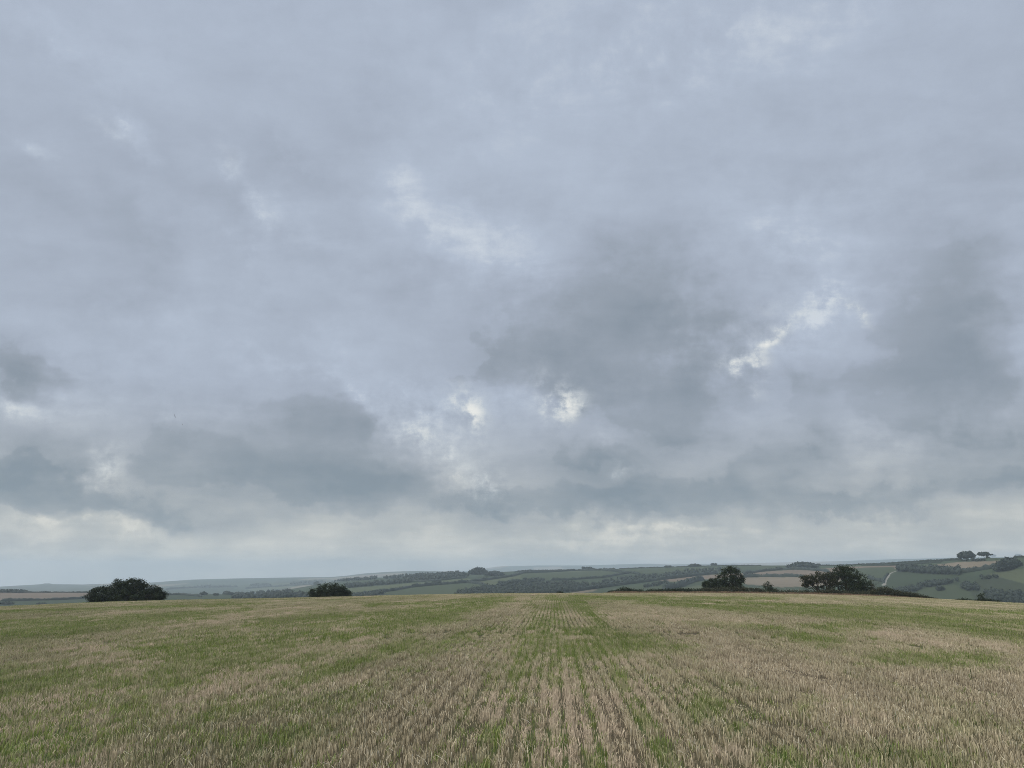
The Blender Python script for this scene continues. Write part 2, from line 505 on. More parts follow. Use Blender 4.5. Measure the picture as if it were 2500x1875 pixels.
def green_at(X, Y):
    Z = ground_near(X, Y)
    px, v = project(X, Y, Z + 0.08)
    g = np.zeros(X.shape)
    for (x0, y0, w0, x1, y1, w1, amt) in STREAK:
        dx, dy = x1 - x0, y1 - y0
        asp = 4.0 if abs(dx) > 3 * abs(dy) else 1.5
        ax, ay = dx / asp, dy
        qx, qy = (px - x0) / asp, v - y0
        L = ax * ax + ay * ay + 1e-6
        f = np.clip((qx * ax + qy * ay) / L, 0, 1)
        dd = np.hypot(qx - f * ax, qy - f * ay)
        w = w0 + (w1 - w0) * f
        g = np.maximum(g, amt * np.exp(-(dd / w) ** 2))
    s = X * RDX + Y * RDY
    l = X * RDY - Y * RDX
    n1 = fbm(l / 2.2, s / 5.0, 3, 4)
    n2 = fbm(l / 0.35, s / 0.8, 9, 3)
    n3 = fbm(l / 9.0, s / 22.0, 21, 3)
    streak = fbm(l / 0.9, s / 70.0, 33, 3)
    back = np.clip((n1 - 0.50) * 3.0, 0, 1) * 0.30 + np.clip((n3 - 0.47) * 2.5, 0, 1) * 0.22 + np.clip((streak - 0.50) * 3.2, 0, 1) * 0.34
    # regrowth that keeps to single gaps between the rows
    gi = np.floor(l / ROW)
    hs = _hash(gi, gi * 0 + 5, 91)
    lane = np.exp(-((l - (gi + 0.5) * ROW) / 0.05) ** 2)
    along = fbm(gi * 3.3, s / 7.0, 95, 3)
    rowg = np.clip((hs - 0.35) * 1.6, 0, 1) * np.clip((along - 0.36) * 3.2, 0, 1) * 0.75
    for l0 in (-0.774, 0.086, 0.43, 1.118, -0.258, 0.602):
        rowg = np.where(np.abs(l - l0) < 0.07, np.maximum(rowg, np.clip((along - 0.34) * 4, 0, 1) * 0.75), rowg)
    fan = np.clip(1.25 - np.abs(px - 1370) / 420, 0.25, 1.0)
    rowg = rowg * lane * fan * np.clip(0.45 + (v - 1500) / 200, 0.45, 1.0)
    left = np.clip((1100 - px) / 700, 0, 1) * 0.13 + np.clip((1600 - v) / 140, 0, 1) * 0.15
    g = g * (1.0 + 1.1 * n1) + back * 0.8 * np.clip(1.2 - g, 0.3, 1) + left
    return np.clip(g * (0.35 + 1.3 * n2) + rowg, 0, 1)


# ----------------------------------------------------------------------------
# mesh helpers
# ----------------------------------------------------------------------------
def mesh_obj(name, verts, faces, mat, parent=None, attrs=None, smooth=False, link=True):
    """faces: (n,3) or (n,4) index array, or a list of such arrays"""
    me = bpy.data.meshes.new(name)
    verts = np.asarray(verts, np.float32)
    if not isinstance(faces, list):
        faces = [faces]
    faces = [np.asarray(f, np.int32) for f in faces if len(f)]
    me.vertices.add(len(verts))
    me.vertices.foreach_set('co', verts.ravel())
    loops = np.concatenate([f.ravel() for f in faces]) if faces else np.zeros(0, np.int32)
    sizes = np.concatenate([np.full(len(f), f.shape[1], np.int32) for f in faces]) if faces else np.zeros(0, np.int32)
    if len(loops):
        me.loops.add(len(loops))
        me.loops.foreach_set('vertex_index', loops)
        me.polygons.add(len(sizes))
        starts = np.concatenate([[0], np.cumsum(sizes)[:-1]]).astype(np.int32)
        me.polygons.foreach_set('loop_start', starts)
        if smooth:
            me.polygons.foreach_set('use_smooth', np.ones(len(sizes), bool))
    me.update(calc_edges=True)
    me.validate()
    for k, (typ, arr) in (attrs or {}).items():
        a = me.attributes.new(k, typ, 'POINT')
        fld = {'FLOAT': 'value', 'INT': 'value', 'FLOAT_VECTOR': 'vector', 'FLOAT_COLOR': 'color'}[typ]
        arr = np.asarray(arr, np.int32 if typ == 'INT' else np.float32)
        a.data.foreach_set(fld, arr.ravel())
    if mat is not None:
        me.materials.append(mat)
    o = bpy.data.objects.new(name, me)
    if link:
        COL.objects.link(o)
    if parent is not None:
        o.parent = parent
    return o


def empty(name, loc):
    o = bpy.data.objects.new(name, None)
    o.empty_display_size = 0.2
    o.location = loc
    COL.objects.link(o)
    return o


def tag(o, label=None, cat=None, group=None, kind=None):
    if label: o['label'] = label
    if cat: o['category'] = cat
    if group: o['group'] = group
    if kind: o['kind'] = kind
    return o


def principled(name, rough=0.9, spec=0.2):
    m = bpy.data.materials.new(name)
    m.use_nodes = True
    t = NT(m.node_tree)
    b = m.node_tree.nodes['Principled BSDF']
    b.inputs['Roughness'].default_value = rough
    b.inputs['Specular IOR Level'].default_value = spec
    return m, t, b


def attr(t, name, kind='GEOMETRY', out='Fac'):
    a = t.n('ShaderNodeAttribute', attribute_type=kind)
    a.attribute_name = name
    return a.outputs[out]


# ----------------------------------------------------------------------------
# materials
# ----------------------------------------------------------------------------
def mat_ground():
    m, t, b = principled('soil_and_pasture', 0.95, 0.1)
    tc = t.n('ShaderNodeTexCoord')
    p = tc.outputs['Object']
    c = attr(t, 'land', out='Color')
    n1 = t.noise(p, 9.0, 6, 0.65)
    n2 = t.noise(p, 0.012, 6, 0.6)
    n3 = t.noise(p, 0.6, 4, 0.6)
    v = t.math('MULTIPLY_ADD', t.math('SUBTRACT', n1, 0.5), 1.2, 1.0)
    v = t.math('MULTIPLY', v, t.math('MULTIPLY_ADD', t.math('SUBTRACT', n2, 0.5), 0.55, 1.0))
    v = t.math('MULTIPLY', v, t.math('MULTIPLY_ADD', t.math('SUBTRACT', n3, 0.5), 0.5, 1.0))
    col = t.vmath('SCALE', c, scale=v)
    t.link(col, b.inputs['Base Color'])
    bm = t.n('ShaderNodeBump')
    bm.inputs['Strength'].default_value = 0.5
    bm.inputs['Distance'].default_value = 0.03
    t.link(n1, bm.inputs['Height'])
    t.link(bm.outputs[0], b.inputs['Normal'])
    return m


def mat_stalk():
    m, t, b = principled('straw', 0.75, 0.25)
    r = attr(t, 'rnd')
    hgt = attr(t, 'hgt')
    tint = attr(t, 'tint', 'INSTANCER')
    grn = attr(t, 'grn', 'INSTANCER')
    c = t.ramp(r, [(0.0, (.11, .088, .05)), (0.25, (.30, .245, .16)), (0.55, (.53, .443, .30)), (0.85, (.66, .56, .385)), (1.0, (.80, .74, .60))])
    c = t.mix(t.math('MULTIPLY', grn, t.math('MULTIPLY_ADD', r, 0.5, 0.30), clamp=True), c, (.25, .285, .10))
    c = t.mix(t.rng(tint, 0.55, 1.0), c, (.49, .398, .288))
    v = t.math('MULTIPLY_ADD', tint, 0.40, 0.85)
    v = t.math('MULTIPLY', v, t.math('MULTIPLY_ADD', hgt, 0.18, 0.86))
    t.link(t.vmath('SCALE', c, scale=v), b.inputs['Base Color'])
    return m


def mat_blade():
    m, t, b = principled('green_blade', 0.6, 0.35)
    r = attr(t, 'rnd')
    tint = attr(t, 'tint', 'INSTANCER')
    c = t.ramp(r, [(0.0, (.060, .095, .024)), (0.4, (.135, .178, .044)), (0.75, (.205, .238, .062)), (1.0, (.31, .295, .115))])
    c = t.vmath('SCALE', c, scale=t.math('MULTIPLY_ADD', tint, 0.55, 1.0))
    t.link(c, b.inputs['Base Color'])
    tr = t.n('ShaderNodeBsdfTranslucent')
    t.link(c, tr.inputs['Color'])
    mx = t.n('ShaderNodeMixShader')
    mx.inputs[0].default_value = 0.35
    t.link(b.outputs[0], mx.inputs[1]); t.link(tr.outputs[0], mx.inputs[2])
    t.link(mx.outputs[0], m.node_tree.nodes['Material Output'].inputs['Surface'])
    return m


def mat_leaf(name, dark, mid, light, trans=0.2):
    m, t, b = principled(name, 0.65, 0.3)
    r = attr(t, 'rnd')
    c = t.ramp(r, [(0.0, dark), (0.55, mid), (1.0, light)])
    t.link(c, b.inputs['Base Color'])
    tr = t.n('ShaderNodeBsdfTranslucent')
    t.link(c, tr.inputs['Color'])
    mx = t.n('ShaderNodeMixShader')
    mx.inputs[0].default_value = trans
    t.link(b.outputs[0], mx.inputs[1]); t.link(tr.outputs[0], mx.inputs[2])
    t.link(mx.outputs[0], m.node_tree.nodes['Material Output'].inputs['Surface'])
    return m


def mat_plain(name, c1, c2, scale, rough=0.9):
    m, t, b = principled(name, rough, 0.2)
    tc = t.n('ShaderNodeTexCoord')
    n = t.noise(tc.outputs['Object'], scale, 5, 0.6)
    t.link(t.mix(t.rng(n, 0.3, 0.7), c1, c2), b.inputs['Base Color'])
    return m


M_GROUND = mat_ground()
M_STALK = mat_stalk()
M_BLADE = mat_blade()
M_DRY = mat_leaf('dry_margin_grass', (.13, .085, .055), (.22, .15, .095), (.33, .25, .15), 0.15)
M_THORN = mat_leaf('thorn_leaf', (.010, .017, .008), (.022, .035, .015), (.044, .062, .024))
M_OAK = mat_leaf('oak_leaf', (.013, .022, .010), (.028, .043, .017), (.056, .074, .029))
M_BROWN = mat_leaf('turning_leaf', (.016, .020, .009), (.036, .041, .018), (.066, .062, .030))
M_SCRUB = mat_leaf('scrub_leaf', (.022, .027, .013), (.046, .050, .025), (.080, .078, .042))
M_FAR = mat_leaf('far_foliage', (.014, .022, .015), (.024, .036, .024), (.038, .052, .032), 0.1)
M_BARK = mat_plain('bark', (.045, .038, .030), (.11, .095, .075), 6.0)
M_CHALK = mat_plain('chalk', (.14, .14, .11), (.28, .275, .235), 0.15)
M_POST = mat_plain('weathered_post', (.12, .11, .095), (.22, .20, .17), 8.0)
M_FEATHER = mat_plain('dark_feather', (.02, .02, .024), (.04, .04, .045), 20.0, 0.7)

# ----------------------------------------------------------------------------
# the ground: one sheet from the camera's feet to the farthest ridge
# ----------------------------------------------------------------------------
PASTURE = (.048, .062, .032)
PASTURE_D = (.036, .050, .027)
PASTURE_P = (.070, .082, .043)
TAN = (.150, .118, .088)
TAN_P = (.170, .140, .100)
ROUGH = (.036, .045, .026)
FIELDS = [  # colour, outline on the far slopes
    (TAN, [(-300, 1446), (235, 1446.5), (225, 1460), (60, 1466.5), (-300, 1470)]),
    (PASTURE_D, [(-300, 1470), (60, 1466.5), (225, 1460), (420, 1449), (640, 1451), (640, 1500), (-300, 1500)]),
    (PASTURE_P, [(850, 1436), (1060, 1420), (1140, 1412), (1190, 1420), (1080, 1425), (1000, 1433), (910, 1446), (850, 1450)]),
    (PASTURE, [(905, 1450), (1000, 1436), (1085, 1427), (1170, 1427), (1190, 1438), (1110, 1448), (1060, 1458), (900, 1460)]),
    (PASTURE_P, [(1150, 1423), (1290, 1401), (1400, 1394), (1480, 1396), (1330, 1415), (1250, 1413), (1200, 1430)]),
    (PASTURE, [(1275, 1400), (1475, 1394), (1520, 1400), (1460, 1410), (1400, 1413), (1330, 1416), (1270, 1412)]),
    (PASTURE, [(1490, 1391), (1640, 1386), (1860, 1382), (1920, 1384), (1880, 1388), (1740, 1392), (1600, 1400), (1560, 1401)]),
    (TAN_P, [(1390, 1446), (1470, 1436), (1450, 1443), (1400, 1452)]),
    (TAN, [(1590, 1416), (1700, 1406), (1860, 1396), (1940, 1391), (2010, 1394), (2020, 1408), (1860, 1407), (1760, 1412), (1640, 1420)]),
    (TAN_P, [(1800, 1410), (1860, 1409), (2060, 1409), (2040, 1430), (1900, 1434), (1820, 1426)]),
    (PASTURE, [(1480, 1440), (1600, 1422), (1700, 1418), (1740, 1420), (1640, 1438), (1560, 1450)]),
    (PASTURE_P, [(1660, 1436), (1740, 1424), (1820, 1422), (1800, 1440), (1640, 1448)]),
    (PASTURE, [(1800, 1432), (1900, 1433), (1960, 1440), (1960, 1460), (1800, 1460)]),
    (TAN, [(1960, 1392), (2060, 1384), (2190, 1380), (2190, 1388), (2130, 1400), (2040, 1404)]),
    (PASTURE, [(2060, 1388), (2180, 1384), (2190, 1394), (2160, 1420), (2080, 1420)]),
    (PASTURE_D, [(2190, 1396), (2340, 1402), (2430, 1408), (2460, 1420), (2400, 1440), (2300, 1450), (2160, 1440), (2165, 1415)]),
    (TAN_P, [(2240, 1384), (2340, 1372), (2445, 1369), (2440, 1384), (2345, 1396), (2300, 1388)]),
    (PASTURE, [(2230, 1436), (2330, 1428), (2390, 1440), (2380, 1466), (2260, 1466)]),
    (PASTURE_P, [(2408, 1402), (2470, 1391), (2560, 1383), (2560, 1440), (2450, 1412)]),
    (ROUGH, [(2400, 1404), (2450, 1412), (2560, 1440), (2560, 1500), (2380, 1480), (2370, 1430)]),
    (PASTURE_P, [(640, 1425), (800, 1419), (800, 1424), (650, 1432)]), (TAN, [(860, 1406), (930, 1402), (940, 1405), (870, 1410)]),
    (PASTURE_P, [(430, 1432), (560, 1428), (600, 1432), (440, 1437)]), (PASTURE_P, [(600, 1436), (660, 1431), (740, 1429), (700, 1436), (620, 1444)]),
]


WOODS = [   # label, outline on the far slopes, tree height, number
    ('long band of woodland climbing left to right below the left skyline', [(842, 1432), (900, 1428), (960, 1421), (1010, 1415), (1060, 1410), (1130, 1404), (1150, 1407), (1080, 1414), (1010, 1422), (950, 1428), (900, 1432), (850, 1436)], 10, 150),
    ('upper woodland strip along the left skyline', [(936, 1412), (985, 1407), (1034, 1403.5), (1120, 1399.5), (1140, 1403), (1050, 1407), (985, 1412), (940, 1414)], 10, 80),
    ('short far wood left of the upper skyline strip', [(814, 1419), (860, 1415), (918, 1412), (920, 1415), (870, 1418), (816, 1421)], 11, 45),
    ('broad dark wood in the valley left of the drill rows', [(1105, 1452), (1150, 1444), (1200, 1436), (1260, 1429), (1330, 1426), (1400, 1428), (1455, 1432), (1445, 1440), (1380, 1447), (1300, 1455), (1200, 1460), (1120, 1460)], 9, 300),
    ('small wood strip above the broad valley wood', [(1206, 1428), (1250, 1420), (1300, 1415), (1335, 1417), (1320, 1422), (1260, 1425), (1215, 1431)], 7, 50),
    ('scrubby wood running up the slope to the middle skyline', [(1440, 1432), (1470, 1422), (1520, 1410), (1580, 1404), (1650, 1398), (1700, 1392), (1780, 1390), (1820, 1392), (1750, 1399), (1680, 1404), (1600, 1413), (1540, 1422), (1490, 1434), (1450, 1440)], 7, 105),
    ('scrub in the pasture left of the tall rounded tree', [(1575, 1430), (1620, 1422), (1640, 1425), (1600, 1432), (1570, 1436)], 6, 22),
    ('dark shelter belt of trees beside the chalk track', [(2190, 1394), (2215, 1392), (2260, 1396), (2344, 1400), (2342, 1404), (2280, 1402), (2230, 1399), (2192, 1396)], 12, 70),
    ('wooded dip below the chalk track on the right', [(2180, 1448), (2220, 1438), (2260, 1428), (2310, 1420), (2340, 1422), (2300, 1430), (2260, 1436), (2230, 1446), (2200, 1452)], 7, 60),
    ('scrubby trees along the right hand valley bottom', [(2345, 1428), (2380, 1432), (2392, 1436), (2390, 1444), (2365, 1444), (2340, 1434)], 7, 26),
    ('dark wood at the right edge above the brow', [(2405, 1458), (2430, 1452), (2470, 1452), (2520, 1456), (2600, 1456), (2600, 1480), (2420, 1474)], 9, 80),
    ('straggling bushes below the pale field at the right', [(2390, 1412), (2430, 1408), (2440, 1412), (2400, 1416)], 5, 12),
    ('trees behind the compact round bush in the left valley', [(560, 1462), (610, 1450), (660, 1446), (700, 1446), (735, 1452), (760, 1462), (600, 1468)], 10, 110),
    ('trees in the hollow right of the compact round bush', [(856, 1458), (880, 1452), (910, 1450), (940, 1452), (900, 1462), (860, 1464)], 7, 40),
    ('hazy far wood on a low hill behind the large thicket', [(480, 1434), (520, 1430), (570, 1434), (500, 1437)], 14, 24),
    ('hazy wooded knoll left of the compact round bush', [(605, 1430), (640, 1427), (670, 1430), (640, 1433)], 14, 30),
    ('hazy woods on the far slope above the compact round bush', [(705, 1424), (760, 1420), (800, 1421), (780, 1426), (710, 1428)], 14, 36),
    ('ivy-dark trees on the slope by the two touching skyline trees', [(2345, 1369), (2380, 1368), (2412, 1368.5), (2400, 1371), (2350, 1371)], 5, 14),
    ('dark trees left of the large round copse', [(2425, 1394), (2446, 1384), (2455, 1392), (2440, 1398)], 8, 18),
]


def build_ground():
    pcols = np.arange(-420, 2921, 5.0)
    azs = az_of(pcols, 1420.0)
    lo, hi = azs[0], azs[-1]
    rest = np.linspace(hi, lo + 2 * math.pi, 62)[1:-1]
    az_all = np.concatenate([azs, rest])
    n = az_all.size
    # out of view the land goes on as at the nearer edge of the view
    azc = np.where(az_all > hi, np.where(az_all - hi < (lo + 2 * math.pi) - az_all, hi, lo), az_all)
    fw = np.clip((az_all - hi) / ((lo + 2 * math.pi) - hi), 0, 1)
    fw = fw * fw * (3 - 2 * fw)
    near = np.concatenate([np.geomspace(0.6, 4, 14)[:-1], np.geomspace(4, 220, 190), np.linspace(230, 350, 14)])
    D, Z = layer_tables(np.clip(az_all, lo, hi))
    De, Ze = layer_tables(np.full(n, lo))
    D = D * (1 - fw) + De * fw
    rows_d = [np.full(n, d) for d in near]
    steps = [6, 8, 70, 8, 6, 26, 26, 8, 20, 8]
    for k, m in enumerate(steps):
        for i in range(1, m + 1):
            rows_d.append(D[k] + (D[k + 1] - D[k]) * i / m)
    R = np.array(rows_d)
    z_in = np.array([land_z(np.clip(az_all, lo, hi), r) for r in R])
    z_lo = np.array([land_z(np.full(n, lo), r) for r in R])
    Zg = z_in * (1 - fw) + z_lo * fw
    X = R * np.sin(az_all); Y = R * np.cos(az_all)
    amp = np.clip((R - 700) / 4000, 0, 1) * 0
    # tilth of the near field
    tilth = (fbm(X / 0.9, Y / 0.9, 5, 3) - 0.5) * 0.05 * np.clip(1.5 - R / 120, 0, 1)
    Zg = Zg + tilth + amp
    V = np.stack([X, Y, Zg], -1).reshape(-1, 3)
    V = np.vstack([V, [[0, 0, 0]]])
    nr = R.shape[0]
    i = np.arange(nr - 1)[:, None]; j = np.arange(n)[None, :]
    j2 = (j + 1) % n
    quads = np.stack([np.broadcast_to(i * n + j, (nr - 1, n)), i * n + j2, (i + 1) * n + j2, np.broadcast_to((i + 1) * n + j, (nr - 1, n))], -1).reshape(-1, 4)[:, ::-1]
    c = V.shape[0] - 1
    jj = np.arange(n)
    fan = np.stack([np.full(n, c), (jj + 1) % n, jj], -1)
    # colours of the land
    px, v = project(X, Y, Zg)
    front = Y > 1.0
    colr = np.zeros((nr, n, 3))
    nearm = R <= 350
    g = green_at(X, Y)
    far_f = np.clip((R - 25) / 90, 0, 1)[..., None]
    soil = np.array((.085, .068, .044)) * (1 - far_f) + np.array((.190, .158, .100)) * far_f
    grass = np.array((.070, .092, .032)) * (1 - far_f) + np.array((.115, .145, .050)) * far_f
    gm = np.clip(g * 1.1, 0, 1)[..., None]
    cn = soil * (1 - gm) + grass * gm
    pn = fbm(X / 260, Y / 260, 41, 3)[..., None]
    cell = vnoise(np.floor(X / 330 + 0.7 * fbm(X / 900, Y / 900, 4, 2)) * 7.1, np.floor(Y / 520 + 0.7 * fbm(X / 800, Y / 800, 8, 2)) * 3.3, 77)[..., None]
    cf = np.array(PASTURE_D) * (0.75 + 0.5 * pn) * (0.85 + 0.4 * cell)
    cf = np.where((cell > 0.72) & (R > 2800)[..., None], np.array((.17, .145, .10)), cf)
    for colour, poly in FIELDS:
        m = in_poly(px, v, poly) & front & (R > 600) & (R < 6500)
        cf = np.where(m[..., None], np.array(colour) * (0.92 + 0.16 * pn), cf)
    for _, poly, _, _ in WOODS:
        m = in_poly(px, v, poly) & front & (R > 600) & (R < 6500)
        cf = np.where(m[..., None], np.array((.030, .040, .024)), cf)
    colr = np.where(nearm[..., None], cn, cf)
    C = np.concatenate([colr, np.ones((nr, n, 1))], -1).reshape(-1, 4)
    C = np.vstack([C, C[:1]])
    o = mesh_obj('ground', V, [quads, fan], M_GROUND, attrs={'land': ('FLOAT_COLOR', C)}, smooth=True)
    tag(o, 'gently domed stubble field with a patchwork of far pastures behind', 'ground', kind='structure')
    return o


build_ground()

# ----------------------------------------------------------------------------
# foliage builders
# ----------------------------------------------------------------------------
def leaf_quads(P, size, r, flat=0.0):
    """one small diamond leaf at each point, any way up"""
    n = len(P)
    a = r.normal(size=(n, 3)); a[:, 2] *= (1 - flat)
    a /= np.linalg.norm(a, axis=1, keepdims=True)
    b = np.cross(a, r.normal(size=(n, 3)))
    b /= np.linalg.norm(b, axis=1, keepdims=True)
    s = size * r.uniform(0.6, 1.35, (n, 1))
    V = np.stack([P - a * s, P + b * s * 0.55, P + a * s, P - b * s * 0.55], 1).reshape(-1, 3)
    F = np.arange(4 * n).reshape(n, 4)
    return V, F


def tube(path, radii, sides=6):
    path = np.asarray(path, float)
    V, F = [], []
    n = len(path)
    for i in range(n):
        t = path[min(i + 1, n - 1)] - path[max(i - 1, 0)]
        t = t / (np.linalg.norm(t) + 1e-9)
        u = np.cross(t, (0.3, 0.9, 0.1)); u /= np.linalg.norm(u) + 1e-9
        w = np.cross(t, u)
        for k in range(sides):
            an = 2 * math.pi * k / sides
            V.append(path[i] + radii[i] * (math.cos(an) * u + math.sin(an) * w))
    for i in range(n - 1):
        for k in range(sides):
            k2 = (k + 1) % sides
            F.append((i * sides + k, i * sides + k2, (i + 1) * sides + k2, (i + 1) * sides + k))
    return np.array(V), np.array(F)


def join(parts):
    V, F, off = [], [], 0
    for v, f in parts:
        V.append(v); F.append(np.asarray(f) + off); off += len(v)
    return np.vstack(V), np.vstack(F)


def limb(p0, p1, r0, r1, r, wob=0.08, n=6, sides=5):
    p0 = np.asarray(p0, float); p1 = np.asarray(p1, float)
    L = np.linalg.norm(p1 - p0)
    pts = [p0 + (p1 - p0) * i / (n - 1) + (r.normal(size=3) * wob * L * math.sin(math.pi * i / (n - 1))) for i in range(n)]
    return tube(pts, np.linspace(r0, r1, n), sides)


def to_world(px, v, d):
    x, y, s = ray(px, v)
    return np.array([x * d, y * d, CAM_H + d * s])


def scatter_lobes(lobes, d, clumps_per, leaves_per, spread, r, depth=0.8, shell=0.45):
    """leaf positions in clumps through a set of lobes given by their outline in the photograph and a distance"""
    P, Rn, centres = [], [], []
    for (px, v, rx, ry, *wt) in lobes:
        c = to_world(px, v, d)
        k = d / (FPX * CP)
        rxm, rzm = rx * k, ry * k
        rym = max(rxm * depth, 0.25)
        w = wt[0] if wt else 1.0
        nc = max(3, int(clumps_per * w))
        u = r.normal(size=(nc, 3)); u /= np.linalg.norm(u, axis=1, keepdims=True)
        rad = r.uniform(shell, 1.0, (nc, 1)) ** 0.7
        C = c + u * rad * np.array([rxm, rym, rzm])
        tone = r.uniform(-0.22, 0.22, nc)
        for q in range(nc):
            nl = int(leaves_per * r.uniform(0.6, 1.3))
            sp = spread * r.uniform(0.6, 1.3)
            pp = C[q] + r.normal(size=(nl, 3)) * np.array([sp, sp, sp * 0.72])
            P.append(pp)
            Rn.append(np.clip(0.45 + tone[q] + r.normal(size=nl) * 0.17, 0, 1))
        centres.append((c, rxm, rym, rzm, C))
    return np.vstack(P), np.concatenate(Rn), centres


def foliage_mesh(name, P, Rn, size, mat, parent, r, zmin=None):
    if zmin is not None:
        keep = P[:, 2] > zmin
        P, Rn = P[keep], Rn[keep]
    V, F = leaf_quads(P, size, r)
    base = np.array(parent.location) if parent is not None else np.zeros(3)
    return mesh_obj(name, V - base, F, mat, parent, attrs={'rnd': ('FLOAT', np.repeat(Rn, 4))})


def near_tree(name, label, cat, lobes, d, base_px, mat, seed, clumps=26, leaves=34, spread=0.30, size=0.13, trunk_r=0.16,
              trunks=None, bare=(), group=None, twig=True, crown_name='crown'):
    r = np.random.default_rng(seed)
    x, y, _ = ray(base_px, 1450.0)
    bx, by = x * d, y * d
    bz = float(ground_near(np.array([bx]), np.array([by]))[0]) if d < 350 else float(land_z(math.atan2(bx, by), d)[0])
    root = empty(name, (bx, by, bz))
    P, Rn, centres = scatter_lobes(lobes, d, clumps, leaves, spread, r)
    foliage_mesh(crown_name, P, Rn, size, mat, root, r, zmin=bz + 0.03)
    parts = []
    starts = [(bx, by, bz - 0.15)]
    if trunks:
        starts = []
        for tpx in trunks:
            tx, ty, _ = ray(tpx, 1450.0)
            starts.append((tx * d, ty * d, bz - 0.15))
    for c, rx, ry, rz, C in centres:
        s = np.array(min(starts, key=lambda q: abs(q[0] - c[0]) + abs(q[1] - c[1])))
        fork = s + (c - s) * np.array([0.30, 0.30, 0.38])
        parts.append(limb(s, fork, trunk_r, trunk_r * 0.7, r, 0.05))
        parts.append(limb(fork, c, trunk_r * 0.7, trunk_r * 0.28, r, 0.09))
        if twig:
            for q in C[::3]:
                parts.append(limb(fork + (c - fork) * r.uniform(0.3, 0.95), q, trunk_r * 0.26, 0.012, r, 0.10, 5, 4))
    V, F = join(parts)
    mesh_obj('trunk', V - np.array([bx, by, bz]), F, M_BARK, root)
    if bare:
        bp = []
        for (p0, v0, p1, v1, r0, r1) in bare:
            bp.append(limb(to_world(p0, v0, d - 0.3), to_world(p1, v1, d - 0.3), r0, r1, r, 0.08, 6, 4))
        V, F = join(bp)
        mesh_obj('bare_limb', V - np.array([bx, by, bz]), F, M_BARK, root)
    tag(root, label, cat, group)
    return root


# --- trees and bushes along the brow of the field -----------------------------
near_tree('thorn_thicket', 'large dark domed thicket standing on the left brow of the field', 'thicket',
          [(252, 1454, 34, 17), (290, 1445, 34, 24), (322, 1440, 34, 22), (347, 1446, 32, 22), (375, 1456, 27, 16), (314, 1456, 72, 15, 1.6),
           (236, 1464, 11, 7, .5), (387, 1463, 10, 8, .5), (318, 1430, 32, 13, .8), (386, 1441, 5, 5, .2)],
          168, 308, M_THORN, 101, clumps=110, leaves=52, spread=0.25, size=0.11, trunk_r=0.12, trunks=[250, 280, 310, 340, 370])
near_tree('thorn_bush', 'compact dark round bush on the brow right of the large thicket', 'bush',
          [(776, 1450, 22, 13), (800, 1442, 26, 16), (826, 1442, 24, 17), (840, 1452, 18, 11), (806, 1453, 48, 10, 1.3)],
          166, 805, M_THORN, 102, clumps=90, leaves=46, spread=0.22, size=0.105, trunk_r=0.09, trunks=[785, 805, 825])
near_tree('low_bush', 'flat low dark bush peeping over the brow left of the drill rows', 'bush',
          [(1244, 1449.5, 10, 2.2), (1238, 1449.5, 5, 1.8, .5)], 166, 1244, M_THORN, 103, clumps=26, leaves=20, spread=0.13, size=0.08, trunk_r=0.03)
near_tree('low_bush', 'small humped dark bush at the far end of the drill rows', 'bush',
          [(1365, 1448.5, 9, 3.4), (1370, 1447.5, 5, 3.0, .5)], 165, 1365, M_THORN, 104, clumps=30, leaves=20, spread=0.13, size=0.08, trunk_r=0.03)
near_tree('field_oak', 'tall rounded dark tree with gaps in its crown behind the hedge', 'tree',
          [(1782, 1400, 22, 14), (1768, 1412, 18, 16), (1798, 1410, 17, 18), (1780, 1422, 26, 14), (1763, 1428, 14, 12), (1803, 1430, 12, 14), (1786, 1391, 12, 7, .5),
           (1812, 1416, 6, 5, .3)],
          190, 1785, M_OAK, 105, clumps=44, leaves=44, spread=0.25, size=0.12, trunk_r=0.22, trunks=[1776, 1792])
near_tree('thorn_tree', 'small dark spreading tree leaning against the left of the tall rounded tree', 'tree',
          [(1738, 1424, 16, 11), (1726, 1430, 11, 9, .7), (1748, 1432, 14, 10), (1720, 1424, 5, 4, .2)],
          186, 1742, M_OAK, 106, clumps=44, leaves=44, spread=0.23, size=0.115, trunk_r=0.12)
near_tree('thorn_sapling', 'wind-bent dark sapling standing alone between the two tree groups', 'tree',
          [(1874, 1437, 9, 8), (1880, 1434, 7, 6, .6), (1866, 1431, 4, 3, .25), (1875, 1425, 3.5, 4, .3), (1886, 1438, 5, 4, .3)],
          176, 1876, M_OAK, 107, clumps=26, leaves=22, spread=0.18, size=0.10, trunk_r=0.06)
near_tree('low_bush', 'low flat dark bush at the foot of the wind-bent sapling', 'bush',
          [(1880, 1448, 15, 4.5), (1893, 1449, 10, 3.6), (1868, 1450, 7, 2.5, .5)],
          168, 1882, M_THORN, 108, clumps=36, leaves=26, spread=0.18, size=0.10, trunk_r=0.05)
near_tree('turning_tree', 'broad brownish tree with drooping left limbs and open crown', 'tree',
          [(1992, 1412, 26, 10), (1975, 1416, 17, 8, .7), (2015, 1408, 24, 12), (2030, 1418, 22, 14), (1967, 1428, 8, 4, .3), (1982, 1424, 8, 4, .25), (2004, 1438, 10, 7, .3),
           (2026, 1438, 12, 9, .4), (1962, 1410, 5, 4, .25)],
          184, 2012, M_BROWN, 109, clumps=40, leaves=40, spread=0.24, size=0.12, trunk_r=0.17, trunks=[2004, 2022],
          bare=[(2006, 1446, 1990, 1424, .14, .07), (1990, 1424, 1966, 1430, .07, .02), (1996, 1430, 1976, 1436, .07, .02), (2018, 1445, 2024, 1420, .13, .05), (2030, 1440, 2040, 1415, .10, .04)])
